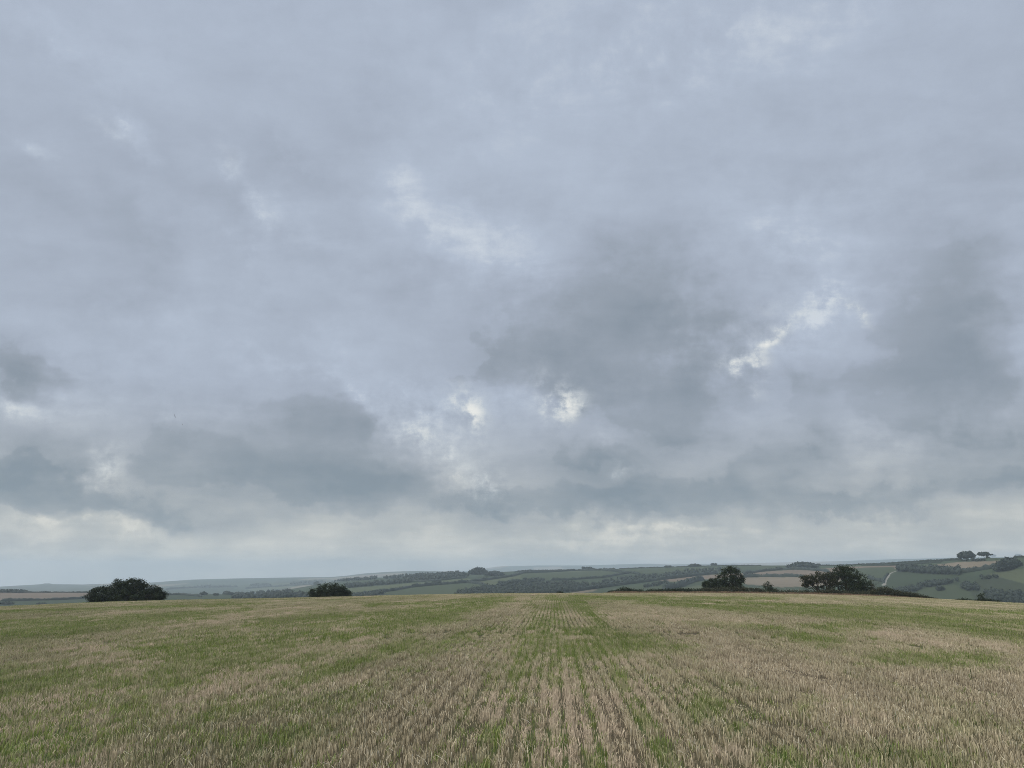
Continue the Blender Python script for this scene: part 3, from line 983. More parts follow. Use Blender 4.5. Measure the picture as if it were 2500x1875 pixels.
near_tree('domed_tree', 'tallest dark green domed tree of the right hand group', 'tree',
          [(2058, 1398, 22, 13), (2040, 1408, 20, 14), (2078, 1405, 22, 16), (2060, 1418, 32, 16), (2095, 1418, 20, 16), (2112, 1430, 16, 15), (2072, 1434, 26, 15), (2100, 1440, 22, 12),
           (2126, 1440, 8, 8, .4), (2057, 1388, 12, 5, .4)],
          187, 2068, M_OAK, 110, clumps=46, leaves=44, spread=0.26, size=0.12, trunk_r=0.22, trunks=[2050, 2072, 2096],
          bare=[(2078, 1440, 2066, 1412, .11, .04), (2060, 1444, 2056, 1415, .11, .04), (2096, 1446, 2084, 1424, .08, .03), (2060, 1415, 2072, 1404, .06, .02)])
near_tree('bare_shrub', 'thin half bare shrub at the right edge of the domed tree', 'shrub',
          [(2132, 1428, 5, 6, .3), (2138, 1438, 6, 8, .4), (2128, 1416, 5, 4, .25)],
          180, 2134, M_BROWN, 111, clumps=14, leaves=10, spread=0.2, size=0.09, trunk_r=0.05,
          bare=[(2133, 1450, 2138, 1424, .05, .02), (2134, 1444, 2128, 1420, .04, .015), (2138, 1430, 2146, 1420, .03, .012), (2136, 1438, 2126, 1428, .03, .012)])
near_tree('small_bush', 'small ragged bush alone on the brow near the right edge', 'bush',
          [(2397, 1462, 6, 6), (2392, 1456, 3.5, 4, .4), (2399, 1453, 3, 4, .4), (2404, 1466, 7, 4, .6), (2390, 1466, 4, 3, .4)],
          168, 2398, M_OAK, 112, clumps=22, leaves=18, spread=0.16, size=0.09, trunk_r=0.04)


def near_hedge(label, pts, d0, mat, seed, dens=9, leaves=22, spread=0.22, size=0.11, stems=True):
    """pts: x, top y, base y in the photograph; a clipped or straggling hedge with its own thickness"""
    r = np.random.default_rng(seed)
    pts = np.array(pts, float)
    mid = pts[len(pts) // 2]
    c = to_world(mid[0], mid[2], d0)
    cz = float(ground_near(np.array([c[0]]), np.array([c[1]]))[0])
    root = empty('hedge', (c[0], c[1], cz))
    k = d0 / (FPX * CP)
    P, Rn, parts = [], [], []
    L = pts[-1, 0] - pts[0, 0]
    nseg = int(L * dens / 3)
    for i in range(nseg):
        px = r.uniform(pts[0, 0], pts[-1, 0])
        top = np.interp(px, pts[:, 0], pts[:, 1])
        bot = np.interp(px, pts[:, 0], pts[:, 2])
        top = top + 2.2 * (vnoise(px / 9.0, 0.5, seed) - 0.5) * min(1, (bot - top) / 6)
        v = bot - (bot - top) * r.uniform(0.0, 1.0) ** 0.75
        dd = d0 + r.uniform(-1.2, 1.2)
        q = to_world(px, v, dd)
        nl = int(leaves * r.uniform(0.5, 1.4))
        sp = min(spread, max(0.06, (bot - top) * k * 0.28))
        P.append(q + r.normal(size=(nl, 3)) * np.array([sp * 1.3, sp, sp * 0.7]))
        Rn.append(np.clip(0.45 + r.uniform(-0.25, 0.25) + 0.25 * (vnoise(px / 30.0, 2.5, seed + 1) - 0.5) + r.normal(size=nl) * 0.15, 0, 1))
        if i % 6 == 0:
            g = to_world(px, bot, dd)
            gz = float(ground_near(np.array([g[0]]), np.array([g[1]]))[0])
            parts.append(limb((g[0], g[1], gz - 0.1), q, 0.03, 0.008, r, 0.08, 4, 4))
    foliage_mesh('foliage', np.vstack(P), np.concatenate(Rn), size, mat, root, r)
    V, F = join(parts)
    tag(mesh_obj('stem', V - np.array(root.location), F, M_BARK, root), kind='stuff')
    tag(root, label, 'hedge', 'hedges along the brow of the field')
    return root


near_hedge('broken low dark hedge running left from the tall rounded tree', [(1486, 1445, 1450), (1505, 1442, 1450), (1526, 1434.5, 1450), (1540, 1440, 1450), (1565, 1441, 1450), (1577, 1446, 1450),
            (1584, 1441, 1450), (1610, 1440, 1450), (1660, 1439, 1450), (1700, 1440, 1450), (1716, 1438, 1450)], 176, M_THORN, 201)
near_hedge('lighter scrubby hedge in front of the tall rounded tree', [(1716, 1438, 1450), (1740, 1437, 1450), (1775, 1434, 1450), (1800, 1436, 1450), (1840, 1437, 1450), (1866, 1440, 1450)], 174, M_SCRUB, 202)
near_hedge('sparse low hedge between the sapling and the brownish tree', [(1890, 1438, 1450), (1905, 1443, 1451), (1925, 1442, 1451), (1950, 1444, 1452), (1972, 1440, 1452), (1985, 1446, 1453)], 178, M_SCRUB, 203, dens=6, leaves=16)
near_hedge('undergrowth hedge under the brownish and domed trees', [(1985, 1446, 1453), (2010, 1444, 1454), (2032, 1440, 1454), (2050, 1444, 1455), (2090, 1446, 1456), (2130, 1444, 1457)], 176, M_SCRUB, 204)
near_hedge('tapering hedge falling away to the right of the domed tree', [(2124, 1442, 1457), (2145, 1436, 1458), (2165, 1434, 1459), (2180, 1442, 1459), (2210, 1446, 1461), (2240, 1452, 1463), (2265, 1459, 1465), (2292, 1463, 1467)], 173, M_SCRUB, 205, dens=11)
near_hedge('low dark hedge just over the brow near the small ragged bush', [(2330, 1465, 1470), (2350, 1464, 1471), (2380, 1466, 1472), (2410, 1464, 1473), (2440, 1468, 1474)], 186, M_THORN, 206, dens=7, size=0.1)

for i, px in enumerate((1908, 1922, 1937, 1953)):
    x, y, _ = ray(px, 1450.0)
    dd = 179.0
    bz = float(ground_near(np.array([x * dd]), np.array([y * dd]))[0])
    V, F = tube([(0, 0, -0.2), (0.01, 0, 0.6), (0.03 * (i - 1), 0, 1.25 + 0.12 * (i % 2))], [0.07, 0.065, 0.06], 6)
    o = mesh_obj('fence_post', V, F, M_POST)
    o.location = (x * dd, y * dd, bz)
    tag(o, ('leftmost', 'second from left', 'third from left', 'rightmost')[i] + ' weathered fence post in the gap between sapling and brownish tree', 'fence post', 'fence posts in the hedge gap')

# --- far trees -----------------------------------------------------------------
def ico(sub):
    import bmesh
    bm = bmesh.new()
    bmesh.ops.create_icosphere(bm, subdivisions=sub, radius=1.0)
    V = np.array([v.co[:] for v in bm.verts]); F = np.array([[v.index for v in f.verts] for f in bm.faces])
    bm.free()
    return V, F


ICO2, ICO1 = ico(2), ico(1)


def far_crown(r, lobes, sub=2, rough=0.22, leaves=160):
    """lumpy crown: a few lobes with a ragged leafy outline; unit of metres, base at 0"""
    Vs, Fs, Rs = [], [], []
    off = 0
    for (cx, cyy, cz, rx, ry, rz) in lobes:
        V, F = ICO2 if sub == 2 else ICO1
        k = 1 + rough * (r.random(len(V)) - 0.5) * 1.6
        Vw = V * k[:, None] * 0.86 * np.array([rx, ry, rz]) + np.array([cx, cyy, cz])
        Vs.append(Vw); Fs.append(np.hstack([F, F[:, 2:3]]) + off); off += len(Vw)
        Rs.append(np.clip(0.4 + 0.35 * V[:, 2] * 0 + r.normal(size=len(V)) * 0.2, 0, 1))
        if leaves:
            u = r.normal(size=(leaves, 3)); u /= np.linalg.norm(u, axis=1, keepdims=True)
            P = u * r.uniform(0.85, 1.1, (leaves, 1)) * np.array([rx, ry, rz]) + np.array([cx, cyy, cz])
            LV, LF = leaf_quads(P, 0.13 * (rx + rz), r)
            Vs.append(LV); Fs.append(LF + off); off += len(LV)
            Rs.append(np.repeat(np.clip(0.45 + r.normal(size=leaves) * 0.25, 0, 1), 4))
    V = np.vstack(Vs); F = np.vstack(Fs); R = np.concatenate(Rs)
    tri = F[:, 2] == F[:, 3]
    return V, [F[tri][:, :3], F[~tri]], R


def far_tree(name, label, px, vbase, w, h, seed, group=None, nl=4, cat='tree', trunkfrac=0.25, aspect=None):
    """a tree on the far slopes: px, base y, width and height in photograph pixels"""
    r = np.random.default_rng(seed)
    p = land_at(px, vbase)[0]
    d = math.hypot(p[0], p[1])
    k = d / (FPX * CP)
    wm, hm = w * k, h * k
    root = empty(name, tuple(p))
    lobes = []
    for i in range(nl):
        fx = (i + 0.5) / nl - 0.5
        rr = wm * (0.62 / nl + 0.10) * r.uniform(0.85, 1.2)
        top = hm * (1.0 - 0.45 * abs(fx * 2) ** 2 - r.uniform(0, 0.10))
        low = hm * trunkfrac * r.uniform(0.6, 1.2)
        lobes.append((fx * wm * 0.82, r.uniform(-.25, .25) * wm * 0.5, (top + low) / 2, rr, rr * 1.1, (top - low) / 2))
    V, F, R = far_crown(r, lobes)
    mesh_obj('crown', V, F, M_FAR, root, attrs={'rnd': ('FLOAT', R)})
    tp = [limb((0, 0, -0.5), (lobes[0][0] * 0.2, 0, hm * 0.5), 0.03 * hm, 0.018 * hm, r, 0.04)]
    for l in lobes:
        tp.append(limb((0, 0, hm * 0.18), (l[0], l[1], l[2]), 0.016 * hm, 0.006 * hm, r, 0.05, 5, 4))
    TV, TF = join(tp)
    mesh_obj('trunk', TV, TF, M_BARK, root)
    tag(root, label, cat, group)
    return root


SKY_TREES = 'trees standing on the far skyline'
far_tree('hilltop_tree', 'left of the two touching round trees on the high right skyline', 2355, 1367, 20, 18, 301, SKY_TREES, 3, trunkfrac=.18)
far_tree('hilltop_tree', 'right of the two touching round trees on the high right skyline', 2371, 1366, 17, 17, 302, SKY_TREES, 3, trunkfrac=.15)
far_tree('hilltop_tree', 'open-based spreading tree right of the two touching skyline trees', 2404, 1363.5, 26, 13, 303, SKY_TREES, 4, trunkfrac=.42)
far_tree('hilltop_tree', 'small mushroom shaped tree beside the open-based skyline tree', 2423, 1362, 11, 8, 304, SKY_TREES, 2, trunkfrac=.4)
far_tree('hilltop_tree', 'tiny lone tree on the skyline at the right edge', 2487, 1360.5, 9, 7, 305, SKY_TREES, 2, trunkfrac=.4)
far_tree('round_copse', 'large round dark copse below the right hand skyline', 2466, 1391, 42, 24, 306, None, 5, 'copse', .02)
far_tree('skyline_copse', 'long flat-topped copse on the skyline above the domed tree', 1962, 1388, 62, 14, 307, None, 7, 'copse', .02)
far_tree('hilltop_tree', 'small round tree at the right end of the flat-topped skyline copse', 1998, 1382, 9, 6, 308, SKY_TREES, 2, trunkfrac=.1)
far_tree('hilltop_tree', 'spiky little tree at the left of the mid skyline clump', 1425, 1392, 8, 9, 309, SKY_TREES, 2, trunkfrac=.2)
far_tree('skyline_copse', 'low humped clump of trees on the middle skyline', 1438, 1392.5, 24, 8, 310, None, 4, 'copse', .03)
far_tree('hilltop_tree', 'tiny dark tree alone on the middle skyline', 1475.5, 1390.5, 4, 5, 311, SKY_TREES, 2, trunkfrac=.05)
far_tree('hilltop_tree', 'low round tree on the ridge left of the tall rounded tree', 1631, 1385.5, 13, 5, 312, SKY_TREES, 2, trunkfrac=.05)
far_tree('skyline_copse', 'ragged row of small trees on the skyline left of the tall rounded tree', 1697, 1383.5, 26, 7, 313, None, 5, 'copse', .05)
far_tree('hilltop_tree', 'dark round tree on the skyline just left of the tall rounded tree', 1744, 1382, 11, 7.5, 314, SKY_TREES, 2, trunkfrac=.1)
far_tree('hilltop_tree', 'faint low tree on the skyline right of the domed tree', 2087, 1378.5, 8, 4, 320, SKY_TREES, 2, trunkfrac=.05)
far_tree('hill_wood', 'tallest domed wood on the hilltop left of the middle skyline', 1168, 1403, 40, 17, 315, None, 5, 'copse', .02)
far_tree('hill_wood', 'low wood falling away right of the tallest domed wood', 1207, 1406, 42, 12, 316, None, 5, 'copse', .02)
far_tree('field_tree', 'left of the pair of small trees in the pale sloping pasture', 1061, 1427.5, 9, 9, 317, 'pair of trees in the pale pasture', 2, trunkfrac=.15)
far_tree('field_tree', 'right of the pair of small trees in the pale sloping pasture', 1072, 1427, 9, 9.5, 318, 'pair of trees in the pale pasture', 2, trunkfrac=.15)
far_tree('field_tree', 'lone round bush in the pasture above the brow on the right', 2296, 1443, 16, 10, 319, None, 3, trunkfrac=.05)
far_tree('field_tree', 'small dark tree in the green field behind the large thicket', 497, 1453, 14, 8, 321, None, 3, trunkfrac=.05)
far_tree('field_tree', 'low dark tree beside the small tree behind the large thicket', 527, 1454, 10, 5.5, 322, None, 2, trunkfrac=.05)
far_tree('field_tree', 'small bush by the far left bottom of the brown hillside field', 100, 1477, 15, 5, 323, None, 2, trunkfrac=.02)
far_tree('field_tree', 'dark flat bush at the extreme left edge above the stubble', 14, 1476, 22, 6, 324, None, 3, trunkfrac=.02)
far_tree('hilltop_tree', 'long low tree clump on the brow of the brown field at far left', 24, 1446.5, 60, 6, 325, None, 6, 'copse', .02)
far_tree('hilltop_tree', 'low hump of scrub on the brown field skyline at far left', 110, 1447, 18, 3, 326, None, 3, 'scrub', .02)

# --- far hedges ------------------------------------------------------------------
def far_hedge(label, pts, h=4.0, w=4.0, seed=0, wob=0.5):
    r = np.random.default_rng(seed)
    pts = np.array(pts, float)
    seg = np.concatenate([[0], np.cumsum(np.hypot(np.diff(pts[:, 0]), np.diff(pts[:, 1])))])
    m = max(4, int(seg[-1] / 5.0))
    s = np.linspace(0, seg[-1], m)
    Q = land_at(np.interp(s, seg, pts[:, 0]), np.interp(s, seg, pts[:, 1]))
    # smooth the line over the ground and refine it
    n = max(m, min(260, int(np.sum(np.linalg.norm(np.diff(Q, axis=0), axis=1)) / 3.5)))
    f = np.linspace(0, m - 1, n)
    Q = np.stack([np.interp(f, np.arange(m), Q[:, k]) for k in range(3)], 1)
    root_p = Q[n // 2].copy()
    T = np.gradient(Q, axis=0); T[:, 2] = 0
    T /= np.linalg.norm(T, axis=1, keepdims=True) + 1e-9
    N = np.stack([-T[:, 1], T[:, 0], np.zeros(n)], 1)
    prof = [(-.5, -.15), (-.55, .45), (-.3, .9), (.05, 1.0), (.35, .85), (.55, .4), (.5, -.15)]
    V = np.zeros((n, len(prof), 3))
    lump = 1 + wob * (np.convolve(np.pad(r.random(n), 2, mode='edge'), [.2, .2, .2, .2, .2], mode='valid') - 0.5) * 2 + wob * 0.7 * (r.random(n) - 0.5)
    lump[0] *= .3; lump[-1] *= .3
    for k, (a, b) in enumerate(prof):
        jit = 1 + 0.25 * (r.random((n, 1)) - 0.5)
        V[:, k] = Q + N * a * w * jit + np.array([0, 0, 1]) * (b * h * lump[:, None] * jit)
    K = len(prof)
    i = np.arange(n - 1)[:, None]; k = np.arange(K - 1)[None, :]
    F = np.stack([i * K + k, i * K + k + 1, (i + 1) * K + k + 1, (i + 1) * K + k], -1).reshape(-1, 4)
    Vv = V.reshape(-1, 3)
    # ragged leaf clumps on top
    nl = n * 3
    idx = r.integers(0, n, nl)
    P = Q[idx] + N[idx] * r.uniform(-.5, .5, (nl, 1)) * w + np.array([0, 0, 1]) * (h * lump[idx][:, None] * r.uniform(.6, 1.1, (nl, 1)))
    LV, LF = leaf_quads(P, 0.22 * h, r)
    A = np.concatenate([np.clip(.4 + r.normal(size=len(Vv)) * .2, 0, 1), np.repeat(np.clip(.4 + r.normal(size=nl) * .2, 0, 1), 4)])
    o = mesh_obj('hedgerow', np.vstack([Vv, LV]) - root_p, np.vstack([F, LF + len(Vv)]), M_FAR, attrs={'rnd': ('FLOAT', A)})
    o.location = root_p
    tag(o, label, 'hedge', 'hedgerows on the far slopes')
    return o


HEDGES = [
    ('hedge along the top edge of the brown field at far left', [(60, 1447), (150, 1447), (235, 1447.5)], 2.2),
    ('hedge along the bottom edge of the brown field at far left', [(0, 1468), (60, 1467), (150, 1465), (225, 1460.5)], 3),
    ('hedge across the green field behind the large thicket', [(400, 1452), (440, 1452.5), (492, 1457)], 3),
    ('hedge line of low bushes left of the compact round bush', [(546, 1451), (575, 1453), (600, 1456), (625, 1460)], 5),
    ('hedge along the lower edge of the pale pasture behind the round bush', [(858, 1457), (905, 1449), (960, 1443), (1000, 1435), (1050, 1430), (1120, 1424.5), (1140, 1423)], 4.5),
    ('short hedge dropping from the end of the pale pasture', [(1140, 1423), (1170, 1426), (1187, 1433)], 4),
    ('hedge rising from the pale pasture towards the domed wood', [(1120, 1424), (1160, 1421), (1200, 1415), (1250, 1408), (1275, 1400), (1310, 1398)], 4.5),
    ('hedge along the upper edge of the pale pasture', [(855, 1434), (930, 1427), (1000, 1422), (1060, 1419), (1140, 1411)], 3.5),
    ('long skyline hedge from the domed wood to the middle clump', [(1255, 1397), (1300, 1394), (1360, 1393), (1410, 1393)], 3),
    ('hedge just under the middle skyline running past the clump', [(1275, 1400), (1340, 1397.5), (1400, 1394), (1480, 1392), (1510, 1391)], 4),
    ('hedge sloping down right from the middle skyline', [(1470, 1392.5), (1520, 1398), (1560, 1402)], 4),
    ('hedge across the middle green field below the skyline', [(1345, 1418), (1400, 1416), (1440, 1413), (1475, 1411), (1510, 1404), (1545, 1399)], 4),
    ('long hedge climbing to the left of the tall rounded tree', [(1400, 1445), (1460, 1436), (1540, 1426), (1600, 1418), (1660, 1411), (1720, 1404), (1752, 1401)], 5),
    ('hedge climbing in front of the tall rounded tree from the valley', [(1620, 1440), (1660, 1434), (1690, 1422), (1715, 1416)], 7),
    ('curving hedge round the top of the brown field between the tree groups', [(1815, 1402), (1860, 1396), (1910, 1391), (1960, 1391), (2010, 1395), (2025, 1398)], 4.5),
    ('straight dark hedge across the brown fields between the tree groups', [(1812, 1410), (1860, 1408.5), (1920, 1408), (1965, 1409)], 4.5),
    ('skyline hedge from the flat-topped copse to the right', [(1998, 1382), (2060, 1381), (2150, 1377.5), (2230, 1373), (2300, 1369.5), (2346, 1367.5)], 2.6),
    ('hedge below the skyline left of the two touching trees', [(2105, 1380.5), (2180, 1381), (2240, 1377.5), (2300, 1373)], 3),
    ('skyline hedge right of the open-based skyline tree', [(2408, 1363), (2440, 1361.5), (2500, 1361)], 2),
    ('hedge climbing right to the large round copse', [(2345, 1400), (2390, 1394), (2420, 1388), (2450, 1384)], 5),
    ('faint hedge from the domed tree towards the chalk track', [(2120, 1412), (2140, 1418), (2158, 1421)], 4),
    ('overgrown hedge beside the chalk track', [(2157, 1425), (2160, 1412), (2168, 1404)], 3),
    ('hedge on the low hill far behind the large thicket', [(405, 1440), (460, 1436), (540, 1433), (580, 1434)], 8),
    ('hedge on the far slope left of the compact round bush', [(600, 1438), (650, 1434), (720, 1430), (780, 1428)], 7),
    ('skyline hedge across the ridge left of the tall rounded tree', [(1510, 1389.5), (1580, 1387), (1640, 1385), (1750, 1382), (1860, 1381.5)], 2.2),
]
for i, (lab, pts, h) in enumerate(HEDGES):
    far_hedge(lab, pts, h, h * 0.95, 400 + i)

# --- far woods, seen as masses -----------------------------------------------------
def wood(label, poly, th, n, seed, name='woodland', wscale=0.85):
    r = np.random.default_rng(seed)
    poly = np.array(poly, float)
    lo, hi = poly.min(0), poly.max(0)
    pts = []
    while len(pts) < n:
        q = r.uniform(lo, hi, (n * 3, 2))
        m = in_poly(q[:, 0], q[:, 1], [tuple(p) for p in poly])
        pts += [tuple(p) for p in q[m]]
    pts = np.array(pts[:n])
    Q = land_at(pts[:, 0], pts[:, 1])
    root_p = Q.mean(0)
    Vs, FT, FQ, Rs, off = [], [], [], [], 0
    for i in range(n):
        h = th * r.uniform(0.65, 1.25)
        w = h * wscale * r.uniform(0.75, 1.25)
        V, F, R = far_crown(r, [(0, 0, h * .52, w * .55, w * .55, h * .5)], sub=1, rough=.35, leaves=26)
        Vs.append(V + Q[i] - root_p)
        FT.append(F[0] + off); FQ.append(F[1] + off)
        Rs.append(np.clip(R + r.uniform(-.25, .25), 0, 1))
        off += len(V)
    o = mesh_obj(name, np.vstack(Vs), [np.vstack(FT), np.vstack(FQ)], M_FAR, attrs={'rnd': ('FLOAT', np.concatenate(Rs))})
    o.location = root_p
    tag(o, label, 'woodland', kind='stuff')
    return o


for i, (lab, poly, th, n) in enumerate(WOODS):
    wood(lab, poly, th * 0.72, int(n * 1.9), 501 + i)

# --- chalk track -------------------------------------------------------------------
def build_track():
    pts = np.array([(2190, 1394.5), (2178, 1399), (2170, 1404), (2166, 1412), (2162, 1420), (2157, 1432)], float)
    f = np.linspace(0, len(pts) - 1, 60)
    px = np.interp(f, np.arange(len(pts)), pts[:, 0]); v = np.interp(f, np.arange(len(pts)), pts[:, 1])
    Q = land_at(px, v)
    kern = np.ones(7) / 7
    Q = np.stack([np.convolve(np.pad(Q[:, k], 3, mode='edge'), kern, mode='valid') for k in range(3)], 1)
    dd = np.hypot(Q[:, 0], Q[:, 1])
    T = np.gradient(Q, axis=0); T[:, 2] = 0
    T /= np.linalg.norm(T, axis=1, keepdims=True) + 1e-9
    N = np.stack([-T[:, 1], T[:, 0], np.zeros(len(Q))], 1)
    cols = []
    for a in (-1, -.5, 0, .5, 1):
        W = Q + N * a * (1.9 + 0.6 * np.sin(f * 3) + 0.4 * np.sin(f * 11))[:, None]
        W[:, 2] = land_z(np.arctan2(W[:, 0], W[:, 1]), np.hypot(W[:, 0], W[:, 1])) + 0.5
        cols.append(W)
    V = np.stack(cols, 1); n, K = V.shape[:2]
    i = np.arange(n - 1)[:, None]; k = np.arange(K - 1)[None, :]
    F = np.stack([i * K + k, i * K + k + 1, (i + 1) * K + k + 1, (i + 1) * K + k], -1).reshape(-1, 4)
    o = mesh_obj('chalk_path', V.reshape(-1, 3), F, M_CHALK, smooth=True)
    tag(o, 'pale chalk track climbing the green slope on the right', 'path', kind='structure')


build_track()

# ----------------------------------------------------------------------------
# stubble and regrowth
# ----------------------------------------------------------------------------
LIB = bpy.data.collections.new('plant_library')


def stalk_patch(name, L, rows, spacing, count, h, w, r, lean=0.09, litter=0.0, sig=0.040):
    V, F, R, Hh = [], [], [], []
    for i in range(count):
        row = r.integers(0, rows)
        x = (row - (rows - 1) / 2) * spacing + r.normal() * sig
        y = r.uniform(-L / 2, L / 2)
        hh = h * r.uniform(0.55, 1.15)
        an = r.uniform(0, math.pi)
        dx, dy = math.cos(an) * w / 2, math.sin(an) * w / 2
        k = r.uniform(0.7, 1.3)
        dx *= k; dy *= k
        le = lean if r.random() > 0.16 else 0.34
        lx, ly = r.normal() * le, r.normal() * le
        b = len(V)
        rr = float(np.clip(r.normal(0.5, 0.25), 0, 0.93))
        if r.random() < 0.025:
            rr = 1.0
        if r.random() < litter:                      # a broken straw lying on the ground or across the row
            L2 = r.uniform(0.05, 0.14); a2 = r.uniform(0, 2 * math.pi)
            z0 = r.uniform(0.005, 0.09); dz = r.uniform(-.6, .9) * min(z0, .06) + r.uniform(0, .05)
            ex, ey = math.cos(a2) * L2, math.sin(a2) * L2
            nx, ny = -math.sin(a2) * w * .5, math.cos(a2) * w * .5
            V += [(x - nx, y - ny, z0), (x + nx, y + ny, z0 + .004), (x + ex + nx, y + ey + ny, z0 + dz + .004), (x + ex - nx, y + ey - ny, z0 + dz)]
            F.append((b, b + 1, b + 2, b + 3)); R += [min(1, rr + .12)] * 4; Hh += [.6] * 4
            continue
        m = 0.55
        V += [(x - dx, y - dy, -.01), (x + dx, y + dy, -.01),
              (x + lx * hh * m - dx * .9, y + ly * hh * m - dy * .9, hh * m), (x + lx * hh * m + dx * .9, y + ly * hh * m + dy * .9, hh * m),
              (x + lx * hh * 1.5 - dx * .6, y + ly * hh * 1.5 - dy * .6, hh), (x + lx * hh * 1.5 + dx * .6, y + ly * hh * 1.5 + dy * .6, hh)]
        F += [(b, b + 1, b + 3, b + 2), (b + 2, b + 3, b + 5, b + 4)]
        R += [rr] * 6; Hh += [0, 0, .55, .55, 1, 1]
    return mesh_obj(name, V, np.array(F), M_STALK, attrs={'rnd': ('FLOAT', R), 'hgt': ('FLOAT', Hh)}, link=False)


def blade_patch(name, ex, ey, count, h, w, r, arch=0.5, dark=0.0):
    V, F, R = [], [], []
    for i in range(count):
        x, y = r.normal() * ex, r.normal() * ey
        hh = h * r.uniform(0.5, 1.25)
        a = r.uniform(0, 2 * math.pi)
        reach = hh * arch * r.uniform(0.2, 1.4)
        cx, sy = math.cos(a), math.sin(a)
        wx, wy = -sy * w / 2, cx * w / 2
        k = r.uniform(.7, 1.3)
        b = len(V)
        for (t, ww) in ((0, .7), (.4, 1.0), (.75, .8), (1.0, .12)):
            px_, py_ = x + cx * reach * t * t, y + sy * reach * t * t
            pz = hh * (t - 0.35 * arch * t * t * t)
            V.append((px_ - wx * ww * k, py_ - wy * ww * k, pz)); V.append((px_ + wx * ww * k, py_ + wy * ww * k, pz))
        for q in range(3):
            F.append((b + 2 * q, b + 2 * q + 1, b + 2 * q + 3, b + 2 * q + 2))
        R += [float(np.clip(r.normal(.5 - dark, .22), 0, 1))] * 8
    return mesh_obj(name, V, np.array(F), M_BLADE, attrs={'rnd': ('FLOAT', R)}, link=False)


def lib(name, objs):
    c = bpy.data.collections.new(name)
    for i, o in enumerate(objs):
        o.name = '%s_%02d' % (name, i)
        c.objects.link(o)
    return c


def scatter_object(name, P, rot, scl, idx, tint, grn, coll, mat):
    o = mesh_obj(name, P, [], mat, attrs={'rot': ('FLOAT_VECTOR', rot), 'scl': ('FLOAT_VECTOR', scl), 'idx': ('INT', idx),
                                          'tint': ('FLOAT', tint), 'grn': ('FLOAT', grn)})
    g = bpy.data.node_groups.new(name + '_scatter', 'GeometryNodeTree')
    g.interface.new_socket('Geometry', in_out='INPUT', socket_type='NodeSocketGeometry')
    g.interface.new_socket('Geometry', in_out='OUTPUT', socket_type='NodeSocketGeometry')
    n = g.nodes.new
    gi, go = n('NodeGroupInput'), n('NodeGroupOutput')
    iop = n('GeometryNodeInstanceOnPoints')
    ci = n('GeometryNodeCollectionInfo')
    ci.inputs['Collection'].default_value = coll
    ci.inputs['Separate Children'].default_value = True
    ci.inputs['Reset Children'].default_value = True
    def named(nm, ty):
        a = n('GeometryNodeInputNamedAttribute'); a.data_type = ty
        a.inputs['Name'].default_value = nm
        return [s for s in a.outputs if s.enabled and s.name == 'Attribute'][0]
    er = n('FunctionNodeEulerToRotation')
    L = g.links.new
    L(named('rot', 'FLOAT_VECTOR'), er.inputs[0])
    L(gi.outputs[0], iop.inputs['Points'])
    L(ci.outputs[0], iop.inputs['Instance'])
    iop.inputs['Pick Instance'].default_value = True
    L(named('idx', 'INT'), iop.inputs['Instance Index'])
    L(er.outputs[0], iop.inputs['Rotation'])
    L(named('scl', 'FLOAT_VECTOR'), iop.inputs['Scale'])
    L(iop.outputs[0], go.inputs[0])
    md = o.modifiers.new('scatter', 'NODES')
    md.node_group = g
    return o


r0 = np.random.default_rng(77)
st_near = [stalk_patch('s', 0.42, 1, ROW, 96, 0.082, 0.0058, r0, sig=0.035) for _ in range(10)]
st_mid = [stalk_patch('s', 0.9, 2, ROW, 240, 0.092, 0.0080, r0, sig=0.024) for _ in range(8)]
st_far = [stalk_patch('s', 2.0, 4, ROW, 380, 0.105, 0.015, r0, sig=0.021) for _ in range(6)]
st_brow = [stalk_patch('s', 4.0, 8, ROW, 360, 0.125, 0.032, r0) for _ in range(5)]
STUB = lib('straw_patch', st_near + st_mid + st_far + st_brow)
I_NEAR, I_MID, I_FAR, I_BROW = (0, 10), (10, 18), (18, 24), (24, 29)

bl_near = [blade_patch('b', 0.045, 0.13, 22, 0.105, 0.0070, r0) for _ in range(8)]
bl_mid = [blade_patch('b', 0.040, 0.38, 22, 0.120, 0.0110, r0) for _ in range(6)]
bl_far = [blade_patch('b', 0.10, 0.8, 36, 0.140, 0.020, r0) for _ in range(5)]
bl_brow = [blade_patch('b', 1.0, 2.0, 80, 0.155, 0.040, r0) for _ in range(4)]
bl_weed = [blade_patch('b', 0.05, 0.05, 9, 0.33, 0.010, r0, arch=1.2, dark=0.45) for _ in range(4)]
GRASS = lib('blade_tuft', bl_near + bl_mid + bl_far + bl_brow + bl_weed)
B_NEAR, B_MID, B_FAR, B_BROW, B_WEED = (0, 8), (8, 14), (14, 19), (19, 23), (23, 27)


def field_grid(step_s, step_l, d0, d1, jitter):
    """points along the drill rows between two distances, a little wider than the view"""
    smax = d1 * 1.15
    S_ = np.arange(-2, smax, step_s)
    Lm = d1 * 0.95
    nl = int(Lm / step_l)
    L_ = np.arange(-nl, nl + 1) * step_l
    S, L = np.meshgrid(S_, L_)
    S = S.ravel() + rng.uniform(-.5, .5, S.size) * step_s * jitter
    L = L.ravel()
    X = S * RDX + L * RDY
    Y = S * RDY - L * RDX
    wob = (vnoise(L / step_l * 3.7, S / 3.0, 13) - 0.5) * 0.03 + rng.normal(size=X.size) * 0.006
    X = X + wob * RDY; Y = Y - wob * RDX
    D = np.hypot(X, Y); A = np.arctan2(X, Y)
    Dj = D * (1 + 0.22 * (rng.random(X.size) - 0.5))
    lo = Dj >= d0 if d0 > 5 else D >= d0
    hi = Dj < d1 if d1 < 150 else D < d1
    m = lo & hi & (np.abs(A) < math.radians(39.5))
    return X[m], Y[m], L[m], S[m]


